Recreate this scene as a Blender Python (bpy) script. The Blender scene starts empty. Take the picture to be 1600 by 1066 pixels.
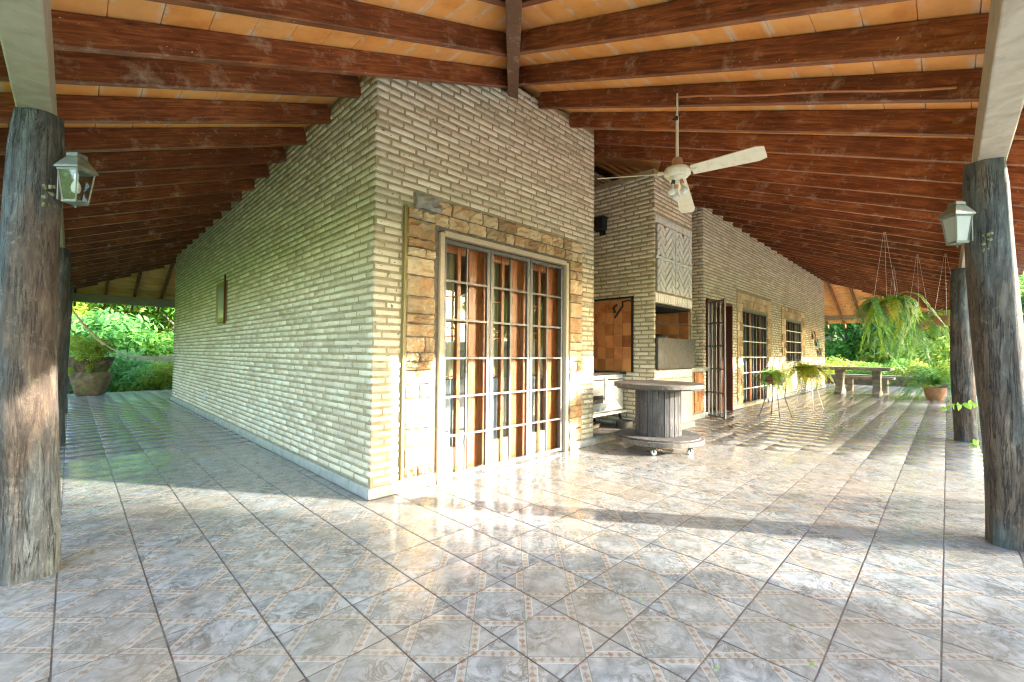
import bpy, math, random
import numpy as np
from mathutils import Matrix, Vector
random.seed(7); RNG = np.random.default_rng(7)
S = bpy.context.scene
COL = S.collection
R_ = math.radians

# ------------------------------------------------------------------ camera, sky, sun, exposure
CAMR = np.array([[0.7049203, -0.0264267, -0.7087940], [-0.7092323, -0.0139089, -0.7048376], [0.0087680, 0.9995540, -0.0285473]])
CAMH = 1.15
cam = bpy.data.cameras.new('camera'); cam.sensor_width = 36; cam.lens = 684 / 1600 * 36
cam.clip_start = 0.02; cam.clip_end = 2000
camo = bpy.data.objects.new('camera', cam); COL.objects.link(camo)
camo.matrix_world = Matrix.Translation((0, 0, CAMH)) @ Matrix(CAMR.tolist()).to_4x4()
S.camera = camo
SUN_EL = 16.8
SUN_H = Vector((0.563, -0.826, 0)).normalized()
SUND = Vector((SUN_H.x * math.cos(R_(SUN_EL)), SUN_H.y * math.cos(R_(SUN_EL)), math.sin(R_(SUN_EL))))
W = bpy.data.worlds.new('World'); S.world = W; W.use_nodes = True
wn = W.node_tree; bg = wn.nodes['Background']
sky = wn.nodes.new('ShaderNodeTexSky'); sky.sky_type = 'NISHITA'; sky.sun_disc = False
sky.sun_elevation = R_(SUN_EL); sky.sun_rotation = math.atan2(SUN_H.x, SUN_H.y)
sky.air_density = 1.0; sky.dust_density = 2.0; sky.ozone_density = 1.0
wn.links.new(sky.outputs[0], bg.inputs[0]); bg.inputs[1].default_value = 0.15
sl = bpy.data.lights.new('sun', 'SUN'); sl.energy = 2.0; sl.angle = R_(0.7); sl.color = (1.0, 0.93, 0.82)
so = bpy.data.objects.new('sun', sl); COL.objects.link(so)
so.rotation_euler = SUND.to_track_quat('Z', 'Y').to_euler()
S.view_settings.view_transform = 'Standard'; S.view_settings.look = 'None'
S.view_settings.gamma = 1.0; S.view_settings.use_curve_mapping = False
S.view_settings.exposure = 3.88
S.render.engine = 'CYCLES'
S.cycles.use_denoising = True; S.cycles.filter_width = 1.15
S.cycles.max_bounces = 10; S.cycles.diffuse_bounces = 6; S.cycles.glossy_bounces = 4
S.cycles.transparent_max_bounces = 16; S.cycles.transmission_bounces = 4
S.cycles.caustics_reflective = False; S.cycles.caustics_refractive = False
S.cycles.sample_clamp_indirect = 8.0

# ------------------------------------------------------------------ helpers
def proj(p):
    q = CAMR.T @ (np.array(p, float) - np.array([0, 0, CAMH]))
    if q[2] > -0.05: return None
    return 800 + 684 * q[0] / -q[2], 533 - 684 * q[1] / -q[2]

def tag(o, label=None, cat=None, group=None, kind=None):
    if label: o['label'] = label
    if cat: o['category'] = cat
    if group: o['group'] = group
    if kind: o['kind'] = kind
    return o

def empty(name, loc=(0, 0, 0), label=None, cat=None, group=None, rz=0):
    o = bpy.data.objects.new(name, None); o.empty_display_size = 0.2
    o.location = loc; o.rotation_euler = (0, 0, rz); COL.objects.link(o)
    return tag(o, label, cat, group)

def attach(o, parent, world=False):
    if parent is not None:
        o.parent = parent
        if world:
            m = Matrix.Translation(parent.location) @ parent.rotation_euler.to_matrix().to_4x4()
            p = parent.parent
            o.matrix_parent_inverse = (CUM[parent.name] if parent.name in CUM else m).inverted()
    return o
CUM = {}

def link(name, me, parent=None, world=False, mat=None):
    o = bpy.data.objects.new(name, me); COL.objects.link(o)
    attach(o, parent, world)
    if mat is not None and not me.materials: me.materials.append(mat)
    if world or parent is None: CUM[o.name] = Matrix.Identity(4)
    return o

class MB:
    """collects faces of one mesh"""
    def __init__(s): s.v = []; s.f = []; s.uv = []
    def face(s, idx): s.f.append(list(idx))
    def hexa(s, c):      # c: 8 corners, bottom 4 ccw then top 4 ccw
        b = len(s.v); s.v += [tuple(p) for p in c]
        for q in ((0, 3, 2, 1), (4, 5, 6, 7), (0, 1, 5, 4), (1, 2, 6, 5), (2, 3, 7, 6), (3, 0, 4, 7)): s.f.append([b + i for i in q])
        return s
    def box(s, x0, x1, y0, y1, z0, z1, M=None):
        c = [(x0, y0, z0), (x1, y0, z0), (x1, y1, z0), (x0, y1, z0), (x0, y0, z1), (x1, y0, z1), (x1, y1, z1), (x0, y1, z1)]
        if M is not None: c = [M @ Vector(p) for p in c]
        return s.hexa(c)
    def tube(s, pts, r, n=8, cap=True):
        pts = [Vector(p) for p in pts]; rs = r if isinstance(r, (list, tuple)) else [r] * len(pts)
        b = len(s.v); up = None
        for i, p in enumerate(pts):
            t = (pts[min(i + 1, len(pts) - 1)] - pts[max(i - 1, 0)]).normalized()
            if up is None or abs(up.dot(t)) > 0.95: up = Vector((0, 0, 1)) if abs(t.z) < 0.9 else Vector((1, 0, 0))
            a = t.cross(up).normalized(); c = a.cross(t).normalized(); up = c
            for k in range(n):
                an = 2 * math.pi * k / n
                s.v.append(tuple(p + a * rs[i] * math.cos(an) + c * rs[i] * math.sin(an)))
        for i in range(len(pts) - 1):
            for k in range(n):
                k2 = (k + 1) % n
                s.f.append([b + i * n + k, b + i * n + k2, b + (i + 1) * n + k2, b + (i + 1) * n + k])
        if cap:
            s.f.append([b + k for k in range(n)][::-1]); s.f.append([b + (len(pts) - 1) * n + k for k in range(n)])
        return s
    def lathe(s, prof, n=24, c=(0, 0, 0), wob=None):
        b = len(s.v)
        for i, (r, z) in enumerate(prof):
            for k in range(n):
                an = 2 * math.pi * k / n; rr = r * (wob(an, z) if wob else 1)
                s.v.append((c[0] + rr * math.cos(an), c[1] + rr * math.sin(an), c[2] + z))
        for i in range(len(prof) - 1):
            for k in range(n):
                k2 = (k + 1) % n
                s.f.append([b + i * n + k, b + i * n + k2, b + (i + 1) * n + k2, b + (i + 1) * n + k])
        s.f.append([b + k for k in range(n)][::-1]); s.f.append([b + (len(prof) - 1) * n + k for k in range(n)])
        return s
    def grid(s, P):      # P rows of points
        b = len(s.v); nr, nc = len(P), len(P[0])
        for r in P: s.v += [tuple(p) for p in r]
        for i in range(nr - 1):
            for j in range(nc - 1):
                s.f.append([b + i * nc + j, b + i * nc + j + 1, b + (i + 1) * nc + j + 1, b + (i + 1) * nc + j])
        return s
    def prism(s, poly, off):   # closed polygon extruded by vector off
        b = len(s.v); n = len(poly); off = Vector(off)
        s.v += [tuple(p) for p in poly] + [tuple(Vector(p) + off) for p in poly]
        s.f.append(list(range(b, b + n))[::-1]); s.f.append(list(range(b + n, b + 2 * n)))
        for k in range(n): k2 = (k + 1) % n; s.f.append([b + k, b + k2, b + n + k2, b + n + k])
        return s
    def mesh(s, name, mat=None, smooth=False):
        me = bpy.data.meshes.new(name); me.from_pydata(s.v, [], s.f); me.update()
        if mat: me.materials.append(mat)
        if smooth:
            me.polygons.foreach_set('use_smooth', [True] * len(me.polygons))
            try: me.set_sharp_from_angle(angle=R_(40))
            except Exception: pass
        return me
    def build(s, name, mat, parent=None, world=False, smooth=False, bevel=0, **kw):
        o = link(name, s.mesh(name, mat, smooth), parent, world)
        if bevel:
            m = o.modifiers.new('bevel', 'BEVEL'); m.width = bevel; m.segments = 2; m.limit_method = 'ANGLE'
        return tag(o, **kw) if kw else o

def np_mesh(name, V, F, mat, uv=None, smooth=False):
    """V (n,3), F (m,4) quads, uv (m*4,2)"""
    me = bpy.data.meshes.new(name); k = F.shape[1]
    me.vertices.add(len(V)); me.vertices.foreach_set('co', V.astype(np.float32).ravel())
    me.loops.add(F.size); me.loops.foreach_set('vertex_index', F.astype(np.int32).ravel())
    me.polygons.add(len(F)); me.polygons.foreach_set('loop_start', np.arange(0, F.size, k, dtype=np.int32))
    try: me.polygons.foreach_set('loop_total', np.full(len(F), k, dtype=np.int32))
    except Exception: pass
    if uv is not None:
        l = me.uv_layers.new(name='UVMap'); l.data.foreach_set('uv', uv.astype(np.float32).ravel())
    if smooth: me.polygons.foreach_set('use_smooth', np.ones(len(F), dtype=bool))
    me.update(calc_edges=True); me.validate()
    if mat: me.materials.append(mat)
    return me

def chamfer_box(ch=0.08, jit=0.0, chy=None, chz=None, seed=0):
    """unit block -.5...5, chamfered around its -Y face; returns V, F(quads), UV from x,z"""
    r = random.Random(seed); chy = ch if chy is None else chy; chz = ch if chz is None else chz
    o = .5
    ring = lambda y, ix, iz: [(-o + ix, y, -o + iz), (o - ix, y, -o + iz), (o - ix, y, o - iz), (-o + ix, y, o - iz)]
    V = ring(.5, 0, 0) + ring(-.5 + chy, 0, 0) + ring(-.5, ch, chz)
    V = np.array(V)
    V[4:] += np.array([[r.uniform(-jit, jit) * .25, r.uniform(-jit, jit), r.uniform(-jit, jit)] for _ in range(8)])
    F = []
    for a, b in ((0, 4), (4, 8)):
        for k in range(4): k2 = (k + 1) % 4; F.append([a + k, b + k, b + k2, a + k2])
    F.append([8, 11, 10, 9]); F = [f[::-1] for f in F]
    F = np.array(F)
    UV = V[F.ravel()][:, [0, 2]] + .5
    return V, F, UV

def instances(name, templates, mats, picks, material, parent, limit=300, plabel=None):
    """matrices (4x4 numpy, world) -> nearest `limit` in view as objects sharing meshes, the rest one stuff mesh"""
    sc = []
    for i, m in enumerate(mats):
        p = m[:3, 3]; q = proj(p); d = np.linalg.norm(p - [0, 0, CAMH])
        size = np.linalg.norm(m[:3, 0]) / max(d, .1)
        inn = q is not None and -40 < q[0] < 1640 and -40 < q[1] < 1106
        sc.append((0 if inn else 1, -size, i))
    sc.sort(); near = [i for _, _, i in sc[:limit]]; far = [i for _, _, i in sc[limit:]]
    mes = [np_mesh(name, V, F, material, UV) for V, F, UV in templates]
    inv = Matrix.Identity(4)
    if parent is not None and parent.name in CUM: inv = CUM[parent.name].inverted()
    elif parent is not None: inv = parent.matrix_basis.inverted()
    for i in near:
        o = bpy.data.objects.new(name, mes[picks[i]]); COL.objects.link(o)
        o.parent = parent; o.matrix_basis = Matrix(mats[i].tolist())
        o.matrix_parent_inverse = inv
    if far:
        Vs, Fs, Us, b = [], [], [], 0
        for i in far:
            V, F, UV = templates[picks[i]]; m = mats[i]
            Vs.append(V @ m[:3, :3].T + m[:3, 3]); Fs.append(F + b); Us.append(UV); b += len(V)
        me = np_mesh(name + '_rows', np.vstack(Vs), np.vstack(Fs), material, np.vstack(Us))
        o = link(name + '_field', me, parent, True); o['kind'] = 'stuff'
        if parent is not None: o.matrix_parent_inverse = inv

def M4(x, y, z, t):
    m = np.eye(4); m[:3, 0] = x; m[:3, 1] = y; m[:3, 2] = z; m[:3, 3] = t; return m

# ------------------------------------------------------------------ materials
def mat(name):
    m = bpy.data.materials.new(name); m.use_nodes = True
    nt = m.node_tree; return m, nt, nt.nodes['Principled BSDF']

class NT:
    def __init__(s, nt): s.nt = nt
    def n(s, t, **kw):
        o = s.nt.nodes.new(t)
        for k, v in kw.items(): setattr(o, k, v)
        return o
    def put(s, sock, v):
        if hasattr(v, 'is_output') or isinstance(v, bpy.types.NodeSocket): s.nt.links.new(v, sock)
        else: sock.default_value = v
    def math(s, op, a, b=0.0, c=0.0, clamp=False):
        o = s.n('ShaderNodeMath', operation=op, use_clamp=clamp)
        s.put(o.inputs[0], a); s.put(o.inputs[1], b); s.put(o.inputs[2], c); return o.outputs[0]
    def mix(s, f, a, b, mode='MIX'):
        o = s.n('ShaderNodeMix', data_type='RGBA', blend_type=mode)
        col = lambda v: (*v, 1) if isinstance(v, tuple) and len(v) == 3 else v
        s.put(o.inputs[0], f); s.put(o.inputs[6], col(a)); s.put(o.inputs[7], col(b)); return o.outputs[2]
    def noise(s, vec, scale, detail=4, rough=.6, dist=0.0):
        o = s.n('ShaderNodeTexNoise'); 
        if vec is not None: s.nt.links.new(vec, o.inputs['Vector'])
        o.inputs['Scale'].default_value = scale; o.inputs['Detail'].default_value = detail
        o.inputs['Roughness'].default_value = rough; o.inputs['Distortion'].default_value = dist
        return o.outputs['Fac']
    def ramp(s, f, stops):
        o = s.n('ShaderNodeValToRGB'); e = o.color_ramp.elements
        while len(e) < len(stops): e.new(.5)
        for k, (p, c) in enumerate(stops):
            e[k].position = p; e[k].color = (*c, 1) if len(c) == 3 else c
        s.put(o.inputs[0], f); return o.outputs[0]
    def pos(s, scale=None):
        p = s.n('ShaderNodeNewGeometry').outputs['Position']
        return s.scale(p, scale) if scale else p
    def obj(s, scale=None):
        p = s.n('ShaderNodeTexCoord').outputs['Object']
        return s.scale(p, scale) if scale else p
    def scale(s, v, sc):
        o = s.n('ShaderNodeVectorMath', operation='MULTIPLY'); s.nt.links.new(v, o.inputs[0]); o.inputs[1].default_value = sc; return o.outputs[0]
    def rand(s):
        a = s.n('ShaderNodeNewGeometry').outputs['Random Per Island']; b = s.n('ShaderNodeObjectInfo').outputs['Random']
        return s.math('FRACT', s.math('ADD', a, b))
    def map(s, f, a0, a1, b0, b1):
        o = s.n('ShaderNodeMapRange'); s.put(o.inputs[0], f)
        for k, v in enumerate((a0, a1, b0, b1)): o.inputs[k + 1].default_value = v
        return o.outputs[0]
    def bump(s, h, strength, dist, bs):
        o = s.n('ShaderNodeBump'); o.inputs['Strength'].default_value = strength; o.inputs['Distance'].default_value = dist
        s.nt.links.new(h, o.inputs['Height']); s.nt.links.new(o.outputs[0], bs.inputs['Normal'])

def rough_mat(name, cols, scale, rough=.85, bump=.5, dist=.004, rnd=.25, detail=6, stretch=None, specks=None, spec=.3, stain=None):
    m, nt, b = mat(name); N = NT(nt)
    v = N.pos(stretch) if stretch else N.pos()
    f = N.noise(v, scale, detail, .65)
    c = N.ramp(f, [(.28, cols[0]), (.5, cols[1]), (.72, cols[2] if len(cols) > 2 else cols[1])])
    if rnd:
        r = N.rand(); c = N.mix(N.math('MULTIPLY', r, rnd), c, tuple(x * .45 for x in cols[0]))
        r2 = N.math('FRACT', N.math('MULTIPLY', r, 7.31)); c = N.mix(N.math('MULTIPLY', r2, rnd), c, tuple(min(1, x * 1.35) for x in cols[-1]))
    if stain:
        f2 = N.noise(N.pos(), stain[1], 4, .7); c = N.mix(N.map(f2, .5, .72, 0, stain[2]), c, stain[0])
    if specks:
        vo = N.n('ShaderNodeTexNoise'); vo.inputs['Scale'].default_value = specks[0]; vo.inputs['Detail'].default_value = 2
        nt.links.new(N.pos(), vo.inputs['Vector']); c = N.mix(N.map(vo.outputs['Fac'], specks[2], specks[2] + .05, 0, .8), c, specks[1])
    N.put(b.inputs['Base Color'], c); b.inputs['Roughness'].default_value = rough; b.inputs['Specular IOR Level'].default_value = spec
    if bump: N.bump(N.noise(v, scale * 2.2, 8, .7), bump, dist, b)
    return m

M = {}
M['brick'] = rough_mat('painted_brick', [(.60, .49, .36), (.73, .63, .48), (.80, .73, .60)], 9, bump=1, dist=.010, rnd=.45, specks=(34, (.10, .07, .045), .665), stain=((.42, .30, .17), 1.4, .35))
M['mortar'] = rough_mat('mortar', [(.26, .21, .12), (.36, .30, .18), (.45, .39, .27)], 14, bump=.8, dist=.006, rnd=0)
M['stone'] = rough_mat('sandstone', [(.32, .16, .07), (.62, .42, .22), (.76, .62, .42)], 6, bump=1, dist=.03, rnd=.6, stain=((.58, .26, .09), 3.4, .7))
M['grey_stone'] = rough_mat('grey_stone', [(.2, .19, .18), (.33, .31, .28), (.45, .42, .36)], 8, bump=1, dist=.01, rnd=.1)
M['concrete'] = rough_mat('old_concrete', [(.12, .11, .09), (.22, .20, .16), (.34, .31, .26)], 6, bump=1, dist=.01, rnd=.1)
M['dark_mortar'] = rough_mat('dark_mortar', [(.12, .10, .08), (.19, .16, .12), (.26, .22, .17)], 14, rnd=0)
M['plaster'] = rough_mat('plaster', [(.52, .42, .32), (.60, .50, .40), (.66, .57, .48)], 3, bump=.3, dist=.003, rnd=0)
M['white_plaster'] = rough_mat('white_plaster', [(.66, .62, .62), (.72, .69, .70), (.76, .74, .75)], 2, bump=.1, dist=.002, rnd=0)
M['cream_plaster'] = rough_mat('cream_plaster', [(.62, .50, .27), (.68, .56, .32), (.72, .6, .36)], 2, bump=.1, dist=.002, rnd=0)
M['grout'] = rough_mat('grout', [(.04, .03, .025), (.10, .075, .06), (.20, .16, .12)], 5, bump=.3, rnd=0)
M['herring'] = rough_mat('pale_brick', [(.56, .56, .52), (.68, .68, .63), (.76, .76, .72)], 10, bump=.6, dist=.005, rnd=.15)
M['dark'] = rough_mat('near_black', [(.008, .007, .006), (.015, .013, .012), (.03, .025, .02)], 8, rnd=0)  # near-black, for firebox soot and the backings of window and reel
M['skirting'] = rough_mat('glazed_skirting', [(.22, .23, .22), (.33, .34, .32), (.42, .42, .40)], 12, rough=.3, bump=.1, rnd=.1, spec=.5)
M['planter'] = rough_mat('mossy_root_wood', [(.035, .022, .012), (.14, .09, .05), (.30, .22, .12)], 7, bump=1, dist=.04, rnd=.2, stain=((.10, .16, .03), 3, .6))
M['soil'] = rough_mat('soil', [(.02, .015, .01), (.04, .03, .02), (.07, .05, .03)], 20, rnd=0)
M['clay'] = rough_mat('clay_pot', [(.30, .13, .07), (.42, .20, .11), (.50, .30, .20)], 9, bump=.4, rnd=.2)
M['brass'] = rough_mat('lichen', [(.07, .07, .04), (.20, .19, .10), (.34, .32, .20)], 30, rnd=0)

def metal_mat(name, col, rough=.5, metallic=.6, wear=(.3, .2, .12), w=.4):
    m, nt, b = mat(name); N = NT(nt)
    f = N.noise(N.pos(), 18, 6, .7)
    c = N.mix(N.map(f, .5, .75, 0, w), col, wear)
    N.put(b.inputs['Base Color'], c); b.inputs['Metallic'].default_value = metallic
    N.put(b.inputs['Roughness'], N.map(f, .3, .7, rough - .12, rough + .15)); N.bump(f, .2, .002, b)
    return m
M['grille'] = metal_mat('painted_steel', (.10, .108, .115), .4, .3, (.26, .20, .15), .45)
M['galv'] = metal_mat('stained_sheet_metal', (.085, .08, .066), .75, .2, (.05, .036, .022), .85)
M['iron'] = metal_mat('dark_iron', (.03, .03, .032), .6, .6, (.12, .06, .03), .5)
M['white_metal'] = metal_mat('aged_white_enamel', (.74, .70, .56), .4, 0, (.52, .38, .18), .55)
M['enamel'] = metal_mat('white_enamel', (.72, .74, .72), .25, 0, (.12, .08, .06), .8)
M['lantern'] = metal_mat('lantern_metal', (.16, .18, .15), .5, .4, (.34, .32, .22), .7)
M['wire'] = metal_mat('white_wire', (.6, .6, .58), .45, .2, (.3, .2, .12), .5)
M['conduit'] = metal_mat('painted_conduit', (.55, .24, .12), .55, .1, (.6, .5, .4), .5)

def wood(name, c1, c2, c3, rough=.45, sc=(3, 3, 3), lime=0.0, spec=.45, bump=.4, gr=8):
    """grain runs along the object's local X (or the stretched axis)"""
    m, nt, b = mat(name); N = NT(nt)
    v = N.obj(sc)
    f = N.noise(v, gr, 8, .65, .6); g = N.noise(N.pos(), 1.8, 4, .6)
    c = N.ramp(N.math('ADD', N.math('MULTIPLY', f, .7), N.math('MULTIPLY', g, .3)), [(.34, c1), (.5, c2), (.66, c3)])
    r = N.rand(); c = N.mix(N.math('MULTIPLY', r, .45), c, c1)
    if lime:
        l = N.noise(N.pos(), 5.5, 6, .75); c = N.mix(N.map(l, .55, .72, 0, lime), c, (.62, .50, .38))
        l2 = N.noise(N.pos(), 46, 2, .5); c = N.mix(N.map(l2, .735, .76, 0, .8), c, (.72, .58, .42))
    N.put(b.inputs['Base Color'], c); N.put(b.inputs['Roughness'], N.map(f, .3, .7, rough - .1, rough + .15))
    b.inputs['Specular IOR Level'].default_value = spec
    N.bump(f, bump, .003, b)
    return m
M['rafter'] = wood('dark_red_timber', (.07, .020, .010), (.23, .068, .026), (.48, .175, .058), .38, (.6, 6, 6), .5)
M['hip'] = wood('hip_timber', (.10, .045, .025), (.20, .10, .06), (.33, .20, .13), .6, (4, 4, .4), .5)
M['beam'] = wood('weathered_plate_timber', (.30, .25, .18), (.42, .37, .29), (.52, .47, .40), .7, (1, 1, 5), .4, .3)
M['door_wood'] = wood('varnished_door_wood', (.10, .028, .008), (.27, .085, .022), (.44, .165, .045), .3, (8, 8, .7), .0)
M['dark_wood'] = wood('dark_door_wood', (.05, .015, .008), (.11, .032, .016), (.17, .05, .025), .35, (8, 8, .7), .0)
M['olive_wood'] = wood('olive_window_wood', (.20, .15, .05), (.32, .25, .09), (.42, .34, .15), .5, (8, 8, .7), 0)
M['grey_wood'] = wood('weathered_reel_wood', (.035, .033, .034), (.085, .082, .082), (.18, .175, .17), .75, (6, 6, .6), .15, .25, .8)
M['reel_top'] = wood('weathered_reel_board', (.05, .043, .038), (.12, .105, .092), (.24, .215, .19), .7, (1, 9, 4), .2, .3, .8)

def post_mat():
    m, nt, b = mat('hewn_trunk'); N = NT(nt)
    v = N.obj((5, 5, .9)); f = N.noise(v, 5.0, 10, .78, .5)
    g = N.noise(N.obj((1.6, 1.6, .35)), 2.6, 3, .5)
    c = N.ramp(f, [(.32, (.02, .014, .012)), (.48, (.085, .055, .038)), (.62, (.17, .12, .08)), (.78, (.36, .29, .21))])
    c2 = N.ramp(f, [(.32, (.02, .024, .026)), (.5, (.07, .085, .09)), (.75, (.24, .28, .27))])
    c = N.mix(N.map(g, .42, .56, 0, 1), c, c2)
    l = N.noise(N.pos(), 9, 9, .85); c = N.mix(N.map(l, .56, .72, 0, .6), c, (.42, .38, .30))
    ck = N.math('ABSOLUTE', N.math('SUBTRACT', N.noise(N.obj((9, 9, .55)), 2.6, 5, .7, .3), .5)); ckm = N.noise(N.pos(), 3, 4, .6)
    gr = N.noise(N.obj((26, 26, 3)), 3, 6, .7); c = N.mix(N.map(gr, .5, .7, 0, .45), c, (.03, .022, .018))
    crack = N.math('MULTIPLY', N.map(ck, 0, .022, 1, 0), N.map(ckm, .42, .55, 0, 1)); c = N.mix(crack, c, (.008, .006, .005))
    N.put(b.inputs['Base Color'], N.mix(.05, c, (.42, .36, .28))); b.inputs['Roughness'].default_value = .8
    N.bump(N.math('SUBTRACT', N.math('ADD', f, N.math('MULTIPLY', l, .8)), N.math('MULTIPLY', crack, .8)), 1, .02, b)
    return m
M['post'] = post_mat()

def slab_mat():
    m, nt, b = mat('terracotta_ceiling'); N = NT(nt)
    uv = N.n('ShaderNodeUVMap').outputs[0]; sx = N.n('ShaderNodeSeparateXYZ'); nt.links.new(uv, sx.inputs[0])
    r = N.rand(); f = N.noise(N.pos(), 4, 6, .7)
    c = N.ramp(f, [(.3, (.78, .28, .06)), (.5, (.93, .40, .10)), (.72, (.95, .50, .17))])
    c = N.mix(N.math('MULTIPLY', r, .35), c, (.95, .58, .26))
    # lime bleeding through the joints
    e = N.math('ABSOLUTE', N.math('SUBTRACT', sx.outputs[0], .5))
    st = N.noise(N.pos((3, 3, 3)), 1.6, 5, .7)
    k = N.math('MULTIPLY', N.map(e, .34, .5, 0, 1), N.map(st, .46, .56, 0, 1))
    c = N.mix(N.math('MULTIPLY', k, .85), c, (.80, .66, .50))
    N.put(b.inputs['Base Color'], c); b.inputs['Roughness'].default_value = .75
    N.bump(f, .3, .004, b)
    return m
M['slab'] = slab_mat()
M['roof_tile'] = rough_mat('old_roof_tile', [(.16, .07, .04), (.30, .13, .07), (.38, .22, .14)], 6, rnd=.4)
M['terracotta'] = rough_mat('terracotta_wall_tile', [(.24, .06, .02), (.50, .17, .06), (.62, .28, .10)], 7, rough=.5, rnd=.6, bump=.3)

TS = .318; TX0, TY0 = 1.250, 1.305
def floor_mat():
    m, nt, b = mat('glazed_marble_tile'); N = NT(nt)
    p = N.pos(); s = N.n('ShaderNodeSeparateXYZ'); nt.links.new(p, s.inputs[0])
    fx = N.math('DIVIDE', N.math('SUBTRACT', s.outputs[0], TX0 - 40 * TS), TS); fy = N.math('DIVIDE', N.math('SUBTRACT', s.outputs[1], TY0 - 40 * TS), TS)
    cx = N.math('FLOOR', fx); cy = N.math('FLOOR', fy)
    ux = N.math('SUBTRACT', N.math('FRACT', fx), .5); uy = N.math('SUBTRACT', N.math('FRACT', fy), .5)
    a = N.math('ADD', ux, uy); c_ = N.math('SUBTRACT', ux, uy)
    aa = N.math('ABSOLUTE', a); bb = N.math('ABSOLUTE', c_)
    d = N.math('MAXIMUM', aa, bb)
    other = N.math('MINIMUM', aa, bb)
    # which coordinate runs along the band
    cell = N.n('ShaderNodeTexWhiteNoise', noise_dimensions='2D'); cv = N.n('ShaderNodeCombineXYZ'); nt.links.new(cx, cv.inputs[0]); nt.links.new(cy, cv.inputs[1])
    nt.links.new(cv.outputs[0], cell.inputs['Vector']); rnd = cell.outputs['Value']
    off = N.n('ShaderNodeVectorMath', operation='MULTIPLY'); nt.links.new(cell.outputs['Color'], off.inputs[0]); off.inputs[1].default_value = (9, 9, 0)
    pv = N.n('ShaderNodeVectorMath', operation='ADD'); nt.links.new(p, pv.inputs[0]); nt.links.new(off.outputs[0], pv.inputs[1])
    v = pv.outputs[0]
    n1 = N.noise(v, 9, 5, .6, 1.2)
    vein = N.math('ABSOLUTE', N.math('SUBTRACT', N.noise(v, 8, 9, .72, .9), .5)); vm = N.noise(v, 5, 3, .6)
    base = N.ramp(n1, [(.3, (.145, .165, .18)), (.5, (.25, .275, .29)), (.7, (.35, .37, .38))])
    base = N.mix(N.math('MULTIPLY', N.map(vein, 0, .055, .85, 0), N.map(vm, .4, .6, .25, 1)), base, (.07, .062, .05))
    warm = N.noise(p, .7, 3, .6); base = N.mix(N.map(warm, .46, .64, 0, .42), base, (.28, .21, .13))
    # band ground, cream
    band = N.math('MULTIPLY', N.math('GREATER_THAN', d, .5), N.math('LESS_THAN', d, .645))
    base = N.mix(N.math('MULTIPLY', band, .65), base, (.33, .315, .28))
    nn = N.noise(p, 42, 5, .7)
    al = N.math('ABSOLUTE', N.math('SUBTRACT', N.math('FRACT', N.math('MULTIPLY', other, 6.2)), .5))
    ac = N.math('ABSOLUTE', N.math('SUBTRACT', d, .572))
    tri = N.math('ADD', N.math('MULTIPLY', al, .15), N.math('ADD', N.math('MULTIPLY', ac, .9), N.math('MULTIPLY', N.math('SUBTRACT', nn, .5), .22)))
    mot = N.math('MULTIPLY', N.map(tri, .045, .068, 1, 0), band)
    nn2 = N.noise(p, 25, 3, .6)
    base = N.mix(N.math('MULTIPLY', mot, N.map(nn2, .3, .6, .2, .8)), base, N.mix(nn, (.09, .05, .03), (.30, .16, .08)))
    # thin printed lines
    l1 = N.math('LESS_THAN', N.math('ABSOLUTE', N.math('SUBTRACT', d, .497)), .008)
    base = N.mix(N.math('MULTIPLY', l1, .7), base, (.12, .12, .11))
    l2 = N.math('LESS_THAN', N.math('ABSOLUTE', N.math('SUBTRACT', d, .65)), .008)
    base = N.mix(N.math('MULTIPLY', l2, .6), base, (.45, .44, .41))
    base = N.mix(N.math('MULTIPLY', rnd, .3), base, (.24, .22, .17))
    # dirt
    dn = N.noise(p, 2.2, 7, .75); base = N.mix(N.map(dn, .52, .78, 0, .5), base, (.18, .14, .095))
    N.put(b.inputs['Base Color'], base)
    N.put(b.inputs['Roughness'], N.math('ADD', N.map(dn, .3, .7, .05, .20), N.math('MULTIPLY', N.noise(p, 30, 4, .6), .08)))
    b.inputs['Specular IOR Level'].default_value = .6
    N.bump(N.noise(v, 16, 4, .6), .06, .003, b)
    return m
M['tile'] = floor_mat()

def glass_mat(name, tint=(1, 1, 1), gl=1.0):
    m, nt, b = mat(name); N = NT(nt); nt.nodes.remove(b); out = nt.nodes['Material Output']
    t = N.n('ShaderNodeBsdfTransparent'); t.inputs[0].default_value = (*tint, 1)
    g = N.n('ShaderNodeBsdfGlossy'); g.inputs['Roughness'].default_value = .02
    fr = N.n('ShaderNodeFresnel'); fr.inputs[0].default_value = 1.5
    mx = N.n('ShaderNodeMixShader'); bf = N.n('ShaderNodeNewGeometry').outputs['Backfacing']; N.put(mx.inputs[0], N.math('MULTIPLY', N.math('MULTIPLY', fr.outputs[0], 1.8 * gl, clamp=True), N.math('SUBTRACT', 1.0, bf)))
    nt.links.new(t.outputs[0], mx.inputs[1]); nt.links.new(g.outputs[0], mx.inputs[2]); nt.links.new(mx.outputs[0], out.inputs[0])
    return m
M['glass'] = glass_mat('window_glass', (.86, .9, .88))
def frosted():
    m, nt, b = mat('frosted_glass'); b.inputs['Base Color'].default_value = (.70, .76, .74, 1); b.inputs['Roughness'].default_value = .25
    b.inputs['Transmission Weight'].default_value = .5; return m
M['frosted'] = frosted()
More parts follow.
